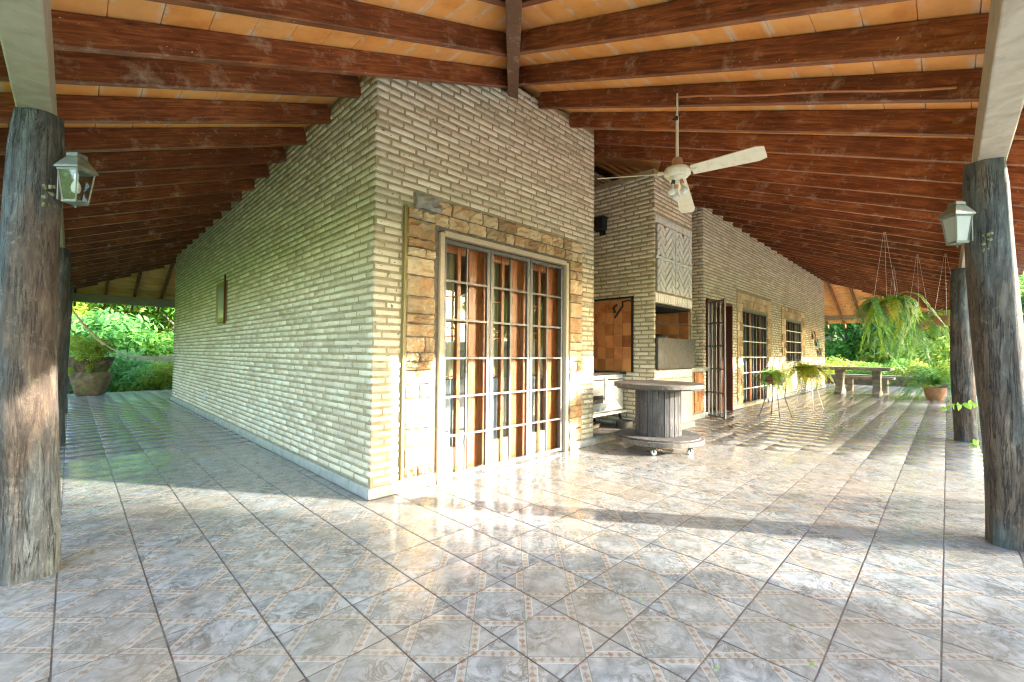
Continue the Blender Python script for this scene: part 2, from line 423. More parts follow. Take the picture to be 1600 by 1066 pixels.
def cloth(name, col, trans=.3):
    m, nt, b = mat(name); N = NT(nt); out = nt.nodes['Material Output']
    b.inputs['Roughness'].default_value = .9; f = N.noise(N.pos(), 60, 3, .6)
    N.put(b.inputs['Base Color'], N.mix(f, tuple(x * .7 for x in col), tuple(min(1, x * 1.2) for x in col)))
    t = N.n('ShaderNodeBsdfTranslucent'); t.inputs[0].default_value = (*col, 1)
    mx = N.n('ShaderNodeMixShader'); mx.inputs[0].default_value = trans
    nt.links.new(b.outputs[0], mx.inputs[1]); nt.links.new(t.outputs[0], mx.inputs[2]); nt.links.new(mx.outputs[0], out.inputs[0])
    return m
M['curtain'] = cloth('pale_curtain', (.62, .66, .74), .3)
M['hammock'] = cloth('hammock_cloth', (.78, .70, .52), .35)
M['fringe'] = cloth('fringe_thread', (.85, .84, .76), .3)
M['rope'] = cloth('rope', (.66, .52, .26), .1)
M['added_cream_cloth'] = cloth('added_cream_panel', (.74, .64, .42), .3)
M['pale_cloth'] = cloth('pale_cloth', (.60, .50, .36), .1)

def leaf_mat(name, c1, c2, c3, trans=.45, gloss=.5):
    m, nt, b = mat(name); N = NT(nt); out = nt.nodes['Material Output']
    r = N.n('ShaderNodeNewGeometry').outputs['Random Per Island']; f = N.noise(N.obj(), .9, 3, .6)
    ro = N.n('ShaderNodeObjectInfo').outputs['Random']
    k = N.math('ADD', N.math('MULTIPLY', r, .55), N.math('MULTIPLY', f, .55))
    c = N.ramp(k, [(.2, c1), (.5, c2), (.85, c3)])
    c = N.mix(N.math('MULTIPLY', ro, .3), c, c3)
    N.put(b.inputs['Base Color'], c); b.inputs['Roughness'].default_value = gloss
    t = N.n('ShaderNodeBsdfTranslucent')
    hs = N.n('ShaderNodeHueSaturation'); hs.inputs['Hue'].default_value = .485; hs.inputs['Value'].default_value = 1.5; nt.links.new(c, hs.inputs['Color'])
    nt.links.new(hs.outputs[0], t.inputs[0])
    mx = N.n('ShaderNodeMixShader'); mx.inputs[0].default_value = trans
    nt.links.new(b.outputs[0], mx.inputs[1]); nt.links.new(t.outputs[0], mx.inputs[2]); nt.links.new(mx.outputs[0], out.inputs[0])
    return m
M['leaf_a'] = leaf_mat('leaf_green', (.045, .16, .025), (.10, .30, .045), (.22, .42, .06))
M['leaf_b'] = leaf_mat('leaf_blue_green', (.03, .14, .035), (.08, .26, .06), (.18, .38, .09))
M['leaf_c'] = leaf_mat('leaf_yellow_green', (.11, .22, .025), (.24, .36, .045), (.42, .46, .07))
M['fern'] = leaf_mat('fern_green', (.04, .14, .018), (.10, .25, .03), (.22, .36, .04), .5)
M['fern_y'] = leaf_mat('fern_yellow', (.13, .20, .015), (.28, .32, .02), (.42, .38, .03), .5)
M['fern_b'] = leaf_mat('fern_blue_green', (.03, .12, .04), (.07, .22, .07), (.14, .32, .09), .5)
M['heart'] = leaf_mat('heart_leaf', (.12, .30, .02), (.18, .42, .03), (.25, .5, .04), .5, .35)
M['bark'] = rough_mat('tree_bark', [(.06, .045, .03), (.13, .10, .07), (.22, .18, .13)], 8, bump=1, dist=.02, stretch=(3, 3, .6), rnd=.2)
def ground_mat():
    m, nt, b = mat('grass_ground'); N = NT(nt); p = N.pos()
    f = N.noise(p, .35, 5, .6); g = N.noise(p, 14, 6, .7)
    c = N.ramp(f, [(.3, (.035, .10, .018)), (.5, (.07, .17, .028)), (.7, (.16, .23, .06))])
    c = N.mix(N.map(g, .45, .7, 0, .5), c, (.20, .26, .07))
    e = N.noise(p, .16, 4, .6); c = N.mix(N.map(e, .60, .72, 0, .6), c, (.34, .26, .17))
    N.put(b.inputs['Base Color'], c); b.inputs['Roughness'].default_value = 1; N.bump(g, 1, .05, b); return m
M['ground'] = ground_mat()
M['bounce_ground'] = rough_mat('pale_bounce_ground', [(.46, .41, .34), (.57, .51, .43), (.66, .60, .52)], 30, rnd=0)  # pale surface of the added sheet that throws light up under the roof

# ------------------------------------------------------------------ layout constants (metres)
WLX, WRY = 1.68, 3.225          # outer faces of the two walls
LEND, REND, R2S, R2E = 12.8, 4.73, 8.30, 19.7
PE = -.11                       # post line on both sides
FARY, FARX = 16.3, 22.5
RB0, RS = 2.645, .38            # rafter underside height at the post line, slope
RH = .165                       # rafter depth
EAVE = -.80
def rz(d): return RB0 + RS * d  # underside of rafters at distance d from the post line
def zL(x): return rz(x - PE)
SLN = math.atan(RS)

# ------------------------------------------------------------------ ground, floor
def terrain():
    n = 90; xs = np.sign(np.linspace(-1, 1, n)) * np.abs(np.linspace(-1, 1, n)) ** 2.6 * 400
    V = []; 
    for y in xs:
        for x in xs:
            dx = max(-1.2 - x, 0, x - 24); dy = max(-1.2 - y, 0, y - 18)
            d = math.hypot(dx, dy); z = -.32
            if d > 0:
                z = -.32 - .35 * min(d / 8, 1) * (1 if y > 5 and x < 10 else .1)
                z += .9 * math.sin(x * .05 + 1) * math.sin(y * .043) * min(d / 60, 1)
                far = max(0, math.hypot(x - 8, y - 8) - 45)
                z += far * (.28 if y > 0 else .05) * (1 if far < 120 else 120 / far)
            V.append((x, y, z))
    F = [(j * n + i, j * n + i + 1, (j + 1) * n + i + 1, (j + 1) * n + i) for j in range(n - 1) for i in range(n - 1)]
    me = np_mesh('terrain', np.array(V), np.array(F), M['ground'], smooth=True)
    o = link('grass_ground', me); o['kind'] = 'structure'
    return V, n, xs
TV, TN, TXS = terrain()
bounce_sheet = MB()  # unseen pale ground, added to bounce sunlight onto the veranda ceiling
bounce_sheet.grid([[(x, y, -.30 + .006 * math.sin(x * 1.7 + y)) for x in np.linspace(-9, 27, 40)] for y in np.linspace(-9, -.66, 10)])
bounce_sheet = bounce_sheet.build('added_bounce_ground', M['bounce_ground'], kind='structure')
def gz(x, y):
    i = int(np.clip(np.searchsorted(TXS, x), 1, TN - 1)); j = int(np.clip(np.searchsorted(TXS, y), 1, TN - 1))
    tx = (x - TXS[i - 1]) / (TXS[i] - TXS[i - 1]); ty = (y - TXS[j - 1]) / (TXS[j] - TXS[j - 1])
    z = lambda a, b: TV[b * TN + a][2]
    return (z(i - 1, j - 1) * (1 - tx) + z(i, j - 1) * tx) * (1 - ty) + (z(i - 1, j) * (1 - tx) + z(i, j) * tx) * ty

FX0, FX1, FY0, FY1 = TX0 - 6 * TS, TX0 + 68 * TS, TY0 - 6 * TS, TY0 + 47 * TS
fl = MB()
fl.box(FX0, FX1, FY0, FY1, -.5, -.0032)
floor = fl.build('floor', M['grout'], kind='structure')
def floor_tiles():
    V, F, UV = chamfer_box(.012, 0, chy=.25, chz=.012)
    mats = []
    for i in range(-6, 68):
        for j in range(-6, 47):
            x = TX0 + (i + .5) * TS; y = TY0 + (j + .5) * TS
            if x > WLX + .35 and y > 4.6 and x < R2E - .2 and y < LEND - .1: continue
            if x > WLX + .3 and y > WRY + .3 and (x < REND - .1 or x > R2S + .1) and x < R2E - .2 and y < LEND - .2 and not (x < 12.5 and y < 6): continue
            g = TS - .0060
            tx, ty = random.gauss(0, .0016), random.gauss(0, .0016)
            ex = Vector((g, 0, g * tx)); ez = Vector((0, g, g * ty)); ey = Vector((tx, ty, -1)) * .010
            # unit block: -Y face is the top
            mats.append(M4(ex, ey, ez, (x, y, -.005 + random.uniform(-.0005, .0005))))
    instances('floor_tile', [(V, F, UV)], mats, [0] * len(mats), M['tile'], floor)
floor_tiles()

# ------------------------------------------------------------------ walls
HOUSE = empty('house', (WLX, WRY, 0), 'single storey brick house with whitewashed brick walls, glazed doors and red timber veranda roof', 'house')
BR_T = [chamfer_box(.03, .07, chy=.3, chz=.14, seed=s) for s in range(6)]
BL, BC = .245, .0612
def wall_core(m, O, u, n, L, th, top, openings, zb=-.01, ustart=0):
    O, u, n = Vector(O), Vector(u), Vector(n)
    bu = sorted({ustart, L, *[o[0] for o in openings], *[o[1] for o in openings]})
    extra = []
    for a, b in zip(bu, bu[1:]):
        k = max(1, int((b - a) / 1.5)); extra += [a + (b - a) * i / k for i in range(k)]
    bu = sorted(set(extra + [L]))
    for a, b in zip(bu, bu[1:]):
        spans = [(zb, None)]
        for o in sorted(openings, key=lambda q: q[2]):
            if o[0] <= a + 1e-6 and o[1] >= b - 1e-6:
                z0, z1 = spans.pop()
                if o[2] > z0 + .001: spans.append((z0, o[2]))
                spans.append((o[3], z1))
        for z0, z1 in spans:
            ta, tb = (z1, z1) if z1 else (top(a), top(b))
            P = lambda uu, z, d: O + u * uu + Vector((0, 0, z)) - n * d
            m.hexa([P(a, z0, 0), P(b, z0, 0), P(b, z0, th), P(a, z0, th), P(a, ta, 0), P(b, tb, 0), P(b, tb, th), P(a, ta, th)])

def brick_rows(O, u, n, L, top, openings, u0=0, z0=.095, proud=.0075, bl=BL, jit=.6):
    O, u, n = Vector(O), Vector(u), Vector(n); mats = []; row = 0; z = z0
    while z < 4.6:
        shift = (row % 2) * .5 * bl + random.uniform(-.03, .03)
        uu = u0 - shift
        while uu < L:
            w = bl * random.uniform(.94, 1.06); a, b = max(uu, u0), min(uu + w, L); uu += w
            if b - a < .03: continue
            if z + BC > min(top(a), top(b)): continue
            segs = [(a, b)]
            for o in openings:
                if o[2] - .02 < z + BC * .6 and o[3] + .01 > z + BC * .4:
                    ns = []
                    for s, e in segs:
                        if e <= o[0] or s >= o[1]: ns.append((s, e)); continue
                        if o[0] - s > .03: ns.append((s, o[0]))
                        if e - o[1] > .03: ns.append((o[1], e))
                    segs = ns
            for s, e in segs:
                g = .008; wd = e - s - 2 * g; hh = BC - .017 + random.uniform(-.004, .004) * jit
                pr = proud + random.uniform(-.004, .005) * jit; th = .03 + pr
                c = O + u * ((s + e) / 2) + Vector((0, 0, z + BC / 2 + random.uniform(-.003, .003) * jit)) + n * (pr - th / 2)
                tilt = random.uniform(-.012, .012) * jit; ud = u + Vector((0, 0, tilt))
                mats.append(M4(ud * wd, -n * th, Vector((0, 0, hh)), c))
        row += 1; z += BC
    return mats

def make_wall(O, u, n, L, th, top, openings, limit, label=None, u0=0, ustart=0, thing=HOUSE, **kw):
    m = MB(); wall_core(m, O, u, n, L, th, top, openings, ustart=ustart)
    w = m.build('wall', M['mortar'], thing, True)
    if label: w['label'] = label
    ms = brick_rows(O, u, n, L, top, openings, u0=u0, **kw)
    instances('brick', BR_T, ms, [random.randrange(6) for _ in ms], M['brick'], w, limit)
    return w

topL = lambda u: zL(WLX) + RH - .01
def topR(x):                                     # top of front wall: follows left slope up to the hip, then level
    return min(rz(x - PE), rz(WRY - PE)) + RH - .01
WINL = (7.88 - WRY, 8.52 - WRY, 1.60, 2.25)
wallL = make_wall((WLX, WRY, 0), (0, 1, 0), (-1, 0, 0), LEND - WRY, .2, topL, [WINL], 150, 'cream brick wall along the narrow left veranda')
DX0, DX1, DZ = 2.30, 4.16, 2.25
opR = [(DX0, DX1, -.01, DZ)]
stR = [(1.935, DX0, 0, 2.385), (DX0, 4.46, 0, 2.53), (2.04, DX0, 2.3, 2.53)]
m = MB(); wall_core(m, (0, WRY, 0), (1, 0, 0), (0, -1, 0), REND, .2, topR, opR, ustart=WLX + .2)
wallR = m.build('wall', M['mortar'], HOUSE, True, label='beige brick gable wall around the glazed double door')
ms = brick_rows((0, WRY, 0), (1, 0, 0), (0, -1, 0), REND, topR, stR, u0=WLX - .012)
instances('brick', BR_T, ms, [random.randrange(6) for _ in ms], M['brick'], wallR, 150)
# recess: end wall of the front block, back wall, end of the far block
topN = lambda u: rz(4.3 - PE) + RH
m = MB(); m.box(REND - .2, REND, WRY + .2, 4.3, -.01, rz(WRY - PE)); m.box(REND - .2, R2S + .2, 4.3, 4.5, -.01, rz(4.3 - PE))
rec = m.build('recess_wall', M['mortar'], HOUSE, True)
ms = brick_rows((REND, 4.3, 0), (1, 0, 0), (0, -1, 0), R2S - REND, lambda a: rz(4.3 - PE), [])
instances('brick', BR_T, ms, [random.randrange(6) for _ in ms], M['brick'], rec, 0)
DOOR = (8.42, 9.78, -.01, 2.23); W2 = (10.5, 12.35, .05, 2.18); W3 = (14.2, 16.0, .95, 2.18)
st2 = [(10.12, 12.75, 0, 2.56), (13.72, 16.45, .75, 2.54)]
top2 = lambda u: rz(WRY - PE) + RH - .01
m = MB(); wall_core(m, (0, WRY, 0), (1, 0, 0), (0, -1, 0), R2E, .2, top2, [DOOR, W2, W3], ustart=R2S)
m.box(R2S, R2S + .2, WRY + .2, 4.3, -.01, rz(WRY - PE) + RH)
m.box(R2E - .2, R2E, WRY + .2, LEND, -.01, rz(WRY - PE) + RH); m.box(WLX, R2E, LEND - .2, LEND - .001, -.01, rz(WLX - PE) + RH)
wall2 = m.build('wall', M['mortar'], HOUSE, True, label='long pale brick wall with open doorway and two barred openings')
ms = brick_rows((0, WRY, 0), (1, 0, 0), (0, -1, 0), R2E, top2, [DOOR] + st2, u0=R2S - .012)
ms += brick_rows((R2S, 4.3, 0), (0, -1, 0), (-1, 0, 0), 4.3 - WRY, top2, [])
instances('brick', BR_T, ms, [random.randrange(6) for _ in ms], M['brick'], wall2, 0)

# stone surrounds
def lump(m, x0, x1, z0, z1, y, dep, nx=5, nz=4, amp=.019, seed=0):
    r = random.Random(seed); P = []
    cut = [r.uniform(0, .014) for _ in range(4)]
    for j in range(nz + 1):
        row = []
        for i in range(nx + 1):
            fx, fz = i / nx, j / nz
            x = x0 + (x1 - x0) * fx; z = z0 + (z1 - z0) * fz
            edge = i in (0, nx) or j in (0, nz)
            corner = i in (0, nx) and j in (0, nz)
            yy = y - dep * (0.35 if corner else .62 if edge else 1) + r.uniform(-amp, amp) * (.4 if edge else 1)
            if i == 0: x += r.uniform(0, .006)
            elif i == nx: x -= r.uniform(0, .006)
            if j == 0: z += r.uniform(0, .008)
            elif j == nz: z -= r.uniform(0, .008)
            row.append((x, yy, z))
        P.append(row)
    b = len(m.v); m.grid(P); nc = nx + 1
    loop = [b + i for i in range(nc)] + [b + j * nc + nx for j in range(1, nz + 1)] + [b + nz * nc + i for i in range(nx - 1, -1, -1)] + [b + j * nc for j in range(nz - 1, 0, -1)]
    k0 = len(m.v)
    for q in loop: x, _, z = m.v[q]; m.v.append((x, y + .02, z))
    n = len(loop)
    for k in range(n): m.f.append([loop[k], k0 + k, k0 + (k + 1) % n, loop[(k + 1) % n]])

def stones(name, regions, parent, y, cw, chh, dep, nx=5, nz=4):
    s = 0
    for (x0, x1, z0, z1) in regions:
        z = z0
        while z < z1 - .02:
            h = random.uniform(*chh)
            if z1 - z - h < chh[0] * .7: h = z1 - z
            x = x0
            while x < x1 - .02:
                w = random.uniform(*cw)
                if x1 - x - w < cw[0] * .6: w = x1 - x
                s += 1; m = MB()
                lump(m, x + .004, x + w - .004, z + .004, z + h - .004, y, dep * random.uniform(.55, 1.5), nx, nz, seed=s + int(x * 100))
                m.build(name, M['stone'], parent, True)
                x += w
            z += h
sur = MB(); sur.box(1.94, DX0 - .002, WRY - .006, WRY + .03, .10, 2.38); sur.box(DX0 - .002, 4.455, WRY - .006, WRY + .03, DZ + .005, 2.525); sur.box(DX1 + .002, 4.455, WRY - .006, WRY + .03, .10, DZ + .005)
sur = sur.build('stone_surround', M['dark_mortar'], HOUSE, True, label='rough yellow and pink sandstone surround of the glazed door')
stones('stone', [(1.965, DX0 - .05, .10, 2.375)], sur, WRY - .004, (.13, .34), (.07, .19), .042, 7, 5)
stones('stone', [(DX0 - .05, 4.45, DZ + .03, 2.52)], sur, WRY - .004, (.12, .26), (.11, .16), .03)
stones('stone', [(DX1 + .05, 4.45, .10, DZ + .03)], sur, WRY - .004, (.13, .25), (.10, .19), .03)
m = MB(); m.box(1.935, 1.962, WRY - .028, WRY, .10, 2.385); m.build('edge_strip', M['olive_wood'], sur, True)
m = MB(); lump(m, 2.04, 2.31, 2.39, 2.525, WRY - .005, .05, seed=5); m.build('stone', M['grey_stone'], sur, True, label='weathered grey stone block above the left corner of the surround')
for (a, b, c, d, z0, z1, ZT) in ((10.14, 12.72, 10.5, 12.35, .10, 2.18, 2.54), (13.74, 16.42, 14.2, 16.0, .80, 2.18, 2.52)):
    s2 = MB(); s2.box(a, c, WRY - .005, WRY + .03, z0, ZT); s2.box(d, b, WRY - .005, WRY + .03, z0, ZT); s2.box(c, d, WRY - .005, WRY + .03, z1 + .003, ZT)
    if z0 > .5: s2.box(c, d, WRY - .005, WRY + .03, z0, .94)
    s2 = s2.build('stone_surround', M['mortar'], HOUSE, True)
    stones('stone', [(a, c - .02, z0, ZT), (d + .02, b, z0, ZT)], s2, WRY - .004, (.16, .34), (.12, .24), .025, 2, 2)
    stones('stone', [(c - .02, d + .02, z1 + .04, ZT)], s2, WRY - .004, (.14, .3), (.14, .2), .025, 2, 2)

# skirting pieces
def skirting(segs):
    for (p0, p1, n) in segs:
        p0, p1, n = Vector(p0), Vector(p1), Vector(n); L = (p1 - p0).length; u = (p1 - p0) / L; k = max(1, round(L / TS)); g = L / k
        V, F, UV = chamfer_box(.01, .0, chy=.3, chz=.12); ms = []
        for i in range(k):
            c = p0 + u * g * (i + .5) + Vector((0, 0, .045)) + n * .012
            ms.append(M4(u * (g - .004), -n * .03, Vector((0, 0, .086)), c))
        yield (V, F, UV), ms
sk = MB(); sk.box(WLX - .01, WLX, WRY, LEND, 0, .08); sk = sk.build('skirting', M['mortar'], HOUSE, True)
allm = []
for t, ms in skirting([((WLX - .012, WRY - .025, 0), (WLX - .012, LEND, 0), (-1, 0, 0)), ((WLX - .03, WRY - .012, 0), (DX0 - .02, WRY - .012, 0), (0, -1, 0)), ((DX1 + .05, WRY - .012, 0), (REND, WRY - .012, 0), (0, -1, 0)),
                       ((R2S, WRY - .012, 0), (DOOR[0], WRY - .012, 0), (0, -1, 0)), ((DOOR[1], WRY - .012, 0), (10.5, WRY - .012, 0), (0, -1, 0)), ((12.4, WRY - .012, 0), (R2E, WRY - .012, 0), (0, -1, 0))]): allm += ms
instances('skirting_tile', [t], allm, [0] * len(allm), M['skirting'], sk, 300)

# ------------------------------------------------------------------ glazed door of the front wall
def bar(m, a, b, w, d, nrm=(0, -1, 0)):
    """square bar from a to b: w across, d deep"""
    a, b, n = Vector(a), Vector(b), Vector(nrm); t = (b - a).normalized(); s = t.cross(n).normalized() * w / 2; n = n * d / 2
    m.hexa([a - s - n, a + s - n, a + s + n, a - s + n, b - s - n, b + s - n, b + s + n, b - s + n])
door = MB()
for a, b in (((DX0 + .02, 0), (DX0 + .02, DZ - .02)), ((DX1 - .02, 0), (DX1 - .02, DZ - .02))): bar(door, (a[0], WRY + .0, a[1]), (b[0], WRY + .0, b[1]), .045, .07)
bar(door, (DX0 + .045, WRY, DZ - .022), (DX1 - .045, WRY, DZ - .022), .045, .07)
door = door.build('glazed_door', M['pale_cloth'], HOUSE, True, label='pale outer frame with three grey steel grille leaves over wooden glazed leaves')
px = np.linspace(DX0 + .05, DX1 - .05, 4); GY = WRY + .02
for k in range(3):
    a, b = px[k] + .004, px[k + 1] - .004; g = MB()
    for x in (a + .02, b - .02): bar(g, (x, GY, .012), (x, GY, DZ - .06), .04, .03)
    zz = np.linspace(.035, DZ - .08, 7)
    for z in (zz[0], zz[-1]): bar(g, (a + .04, GY, z), (b - .04, GY, z), .035, .028)
    g.build('grille_frame', M['grille'], door, True)
    m = MB(); bar(m, ((a + b) / 2, GY - .001, .05), ((a + b) / 2, GY - .001, DZ - .1), .018, .02); m.build('mullion', M['grille'], door, True)
    for z in zz[1:-1]:
        m = MB(); bar(m, (a + .038, GY - .004, z), (b - .038, GY - .004, z), .02, .02); m.build('grille_bar', M['grille'], door, True)
    # wooden leaf behind
    Y = WRY + .13
    w = b - a
    def post_(x0, x1, nm='stile', y=Y, d=.05, z0=.02, z1=DZ - .02, mt='door_wood'):
        m = MB(); m.box(x0, x1, y - d / 2, y + d / 2, z0, z1); m.build(nm, M[mt], door, True, bevel=.004)
    post_(a - .004, a + .05); post_(a + w * .42, a + w * .42 + .045); post_(b - w * .34, b + .004, d=.06)
    post_(a + .05, a + w * .42, 'top_rail', z0=DZ - .15, z1=DZ - .02, d=.045); post_(a + w * .42 + .045, b - w * .34, 'top_rail', z0=DZ - .15, z1=DZ - .02, d=.045)
    post_(a + .05, a + w * .42, 'bottom_panel', z0=.02, z1=.26, d=.04, mt='pale_cloth'); post_(a + w * .42 + .045, b - w * .34, 'bottom_panel', z0=.02, z1=.26, d=.04, mt='pale_cloth')
    for z in (.92, 1.3, 1.68):
        post_(a + .05, a + w * .42, 'glazing_bar', z0=z, z1=z + .014, d=.02)
    post_(a + .05, a + w * .42, 'glazing_bar', z0=1.38, z1=1.395, d=.02)
    for x0, x1 in ((a + .05, a + w * .42), (a + w * .42 + .045, b - w * .34)):
        m = MB(); m.box(x0, x1, Y - .003, Y + .003, .26, DZ - .15); m.build('pane', M['glass'], door, True)
# room behind
room = MB()
room.box(WLX + .25, REND - .22, 7.0, 7.1, 0, 2.9); room.box(WLX + .202, WLX + .25, WRY + .2, 7.0, 0, 2.9); room.box(REND - .25, REND - .202, 4.5, 7.0, 0, 2.9)
room.build('interior_wall', M['cream_plaster'], HOUSE, True)
m = MB(); m.box(WLX + .2, REND - .2, WRY + .2, 7.1, 2.92, 3.0); m.box(R2S + .2, R2E - .2, WRY + .2, LEND - .2, 3.0, 3.08); m.build('interior_ceiling', M['door_wood'], HOUSE, True)
m = MB(); P = []
for j in range(2):
    P.append([(x, WRY + .19 + .012 * math.sin(x * 42) + .015 * math.sin(x * 97), .03 + j * .86) for x in np.linspace(DX0, DX1, 120)])
m.grid(P); m.build('curtain', M['curtain'], HOUSE, True, smooth=True)
for cx0, cx1 in ((DX0, 2.70), (2.86, 3.30), (3.48, 4.0)):  # cream panels added to brighten the dark room behind the upper panes
    m = MB(); m.grid([[(x, WRY + .235 + .028 * math.sin(x * 38) + .01 * math.sin(x * 90), z) for x in np.linspace(cx0, cx1, 50)] for z in (.9, 1.5, 2.2)]); m.build('curtain', M['added_cream_cloth'], HOUSE, True, smooth=True)
m = MB(); m.box(2.5, 3.0, 4.6, 5.2, 0, 1.9); m.box(3.4, 4.2, 5.2, 5.8, 0, 1.2); m.build('interior_cupboard', M['dark_wood'], HOUSE, True)

# ------------------------------------------------------------------ far wall: door and barred openings
dr = MB(); bar(dr, (DOOR[0] + .025, WRY + .03, 0), (DOOR[0] + .025, WRY + .03, 2.2), .05, .14); bar(dr, (DOOR[1] - .025, WRY + .03, 0), (DOOR[1] - .025, WRY + .03, 2.2), .05, .14); bar(dr, (DOOR[0] + .05, WRY + .03, 2.2), (DOOR[1] - .05, WRY + .03, 2.2), .05, .14)
dr = dr.build('door', M['dark_wood'], HOUSE, True, label='open doorway with dark red wooden leaf and swung out steel grille')
m = MB(); m.box(9.40, 9.72, WRY + .10, WRY + .15, .02, 2.15); m.build('door_leaf', M['dark_wood'], dr, True, bevel=.006)
m = MB(); m.lathe([(.0, -.01), (.05, -.01), (.05, .01), (0, .01)], 16, (9.3, WRY + .2, 1.25)); m.build('door_ornament', M['clay'], dr, True)
p0, p1 = Vector((8.44, WRY - .03, .02)), Vector((8.20, WRY - .42, .02)); g = MB(); u = (p1 - p0)
nr = u.cross(Vector((0, 0, 1))).normalized()
for f in (0.02, .98): bar(g, p0 + u * f, p0 + u * f + Vector((0, 0, 2.15)), .035, .03, nr)
for z in (.02, .45, .88, 1.3, 1.72, 2.12): bar(g, p0 + u * .06 + Vector((0, 0, z)), p0 + u * .94 + Vector((0, 0, z)), .03, .026, nr)
g.build('grille_leaf', M['grille'], dr, True)
for f in (.25, .5, .75):
    m = MB(); bar(m, p0 + u * f, p0 + u * f + Vector((0, 0, 2.12)), .02, .02, nr); m.build('grille_bar', M['grille'], dr, True)
m = MB(); m.box(9.95, 10.0, WRY + .2, 6.5, 0, 2.99); m.box(R2S + .2, 9.95, 6.5, 6.6, 0, 2.99); m.build('interior_wall', M['white_plaster'], HOUSE, True)
for (a, b, z0, z1, nv, nh) in ((W2[0], W2[1], .05, 2.18, 6, 5), (W3[0], W3[1], .95, 2.18, 6, 3)):
    w = MB()
    for x in (a + .02, b - .02): bar(w, (x, WRY + .03, z0), (x, WRY + .03, z1), .04, .06)
    for z in (z0 + .02, z1 - .02): bar(w, (a + .04, WRY + .03, z), (b - .04, WRY + .03, z), .04, .06)
    w = w.build('barred_window', M['grille'], HOUSE, True)
    for x in np.linspace(a, b, nv + 2)[1:-1]:
        m = MB(); bar(m, (x, WRY + .02, z0 + .04), (x, WRY + .02, z1 - .04), .028, .02); m.build('grille_bar', M['grille'], w, True)
    for z in np.linspace(z0, z1, nh + 2)[1:-1]:
        m = MB(); bar(m, (a + .04, WRY + .008, z), (b - .04, WRY + .008, z), .026, .016); m.build('grille_bar', M['wire'], w, True)
    for x in np.linspace(a + .2, b - .2, 3):
        m = MB(); m.box(x - .06, x + .06, WRY + .10, WRY + .15, z0, z1); m.build('stile', M['door_wood'] if nh > 3 else M['dark_wood'], w, True)
    m = MB(); m.box(a + .01, b - .01, WRY + .14, WRY + .146, z0, z1); m.build('pane', M['glass'], w, True)
    if nh > 3:
        m = MB(); m.grid([[(x, WRY + .24 + .03 * math.sin(x * 30), z) for x in np.linspace(a, a + 1.0, 60)] for z in (.1, 1.9)]); m.build('curtain', M['curtain'], w, True, smooth=True)
m = MB(); m.box(10.0, R2E - .2, 6.0, 6.1, 0, 2.99); m.build('interior_wall', M['cream_plaster'], HOUSE, True)

# small window and socket on the left wall
y0, y1, z0, z1 = 7.88, 8.52, 1.60, 2.25
w = MB(); X = WLX - .012
bar(w, (X, y0 + .04, z0), (X, y0 + .04, z1), .075, .03, (-1, 0, 0)); bar(w, (X, y1 - .04, z0), (X, y1 - .04, z1), .075, .03, (-1, 0, 0))
bar(w, (X, y0 + .08, z0 + .04), (X, y1 - .08, z0 + .04), .075, .03, (-1, 0, 0)); bar(w, (X, y0 + .08, z1 - .04), (X, y1 - .08, z1 - .04), .075, .03, (-1, 0, 0))
w = w.build('window', M['olive_wood'], HOUSE, True, bevel=.004, label='small olive wooden window in the left wall')
m = MB(); m.box(WLX - .016, WLX - .008, y0 + .08, y1 - .08, z0 + .08, z1 - .08); m.build('pane', M['frosted'], w, True)
m = MB(); m.box(WLX - .05, WLX - .028, y0 - .01, y0 + .02, z0 - .03, z1 + .08); m.build('shutter_edge', M['dark_wood'], w, True)
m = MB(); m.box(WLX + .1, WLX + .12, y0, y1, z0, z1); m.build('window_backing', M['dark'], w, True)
m = MB(); m.box(WLX - .026, WLX - .012, 9.17, 9.25, .30, .42); m.build('socket_plate', M['enamel'], HOUSE, True, bevel=.003)

# ------------------------------------------------------------------ roof: rafters, beams, ceiling slabs, outer covering
ROOF = empty('roof_frame', (WLX, WRY, 0)); ROOF.parent = HOUSE; ROOF.matrix_parent_inverse = Matrix.Translation(HOUSE.location).inverted(); CUM[ROOF.name] = Matrix.Translation((WLX, WRY, 0))
def rafter(p_at, a0, a1, axis, label=None):
    """sloping rafter: axis 'x' runs in +X at y=p_at (its near face), axis 'y' runs in +Y at x=p_at. a0,a1 along; rises with distance"""
    w = .052; L = (a1 - a0) / math.cos(SLN)
    m = MB(); jb = [random.uniform(-.004, .004) for _ in range(4)]
    n = max(2, int(L / .6)); 
    top = lambda t: RH + (jb[0] if t == 0 else 0)
    m.box(0, L, 0, w, 0, RH)
    me = m.mesh('rafter', M['rafter'])
    o = link('rafter', me, ROOF); o.matrix_parent_inverse = CUM[ROOF.name].inverted()
    if axis == 'x': o.matrix_basis = Matrix.Translation((a0, p_at, rz(a0 - PE))) @ Matrix.Rotation(-SLN, 4, 'Y')
    elif axis == 'y': o.matrix_basis = Matrix.Translation((p_at, a0, rz(a0 - PE))) @ Matrix.Rotation(R_(90), 4, 'Z') @ Matrix.Translation((0, -w, 0)) @ Matrix.Rotation(-SLN, 4, 'Y')
    elif axis == '-y': o.matrix_basis = Matrix.Translation((p_at, a1, rz(FARY - a1))) @ Matrix.Rotation(R_(-90), 4, 'Z') @ Matrix.Rotation(-SLN, 4, 'Y')
    elif axis == '-x': o.matrix_basis = Matrix.Translation((a1, p_at, rz(FARX - a1))) @ Matrix.Rotation(R_(180), 4, 'Z') @ Matrix.Rotation(-SLN, 4, 'Y')
    mod = o.modifiers.new('bevel', 'BEVEL'); mod.width = .004; mod.segments = 1
    return o
YL = [.85, 1.42, 1.99, 2.55, 3.10] + [3.50 + .612 * k for k in range(22)]
XR = [.85, 1.42, 1.99, 2.52, 3.05] + [3.62 + .572 * k for k in range(33)]
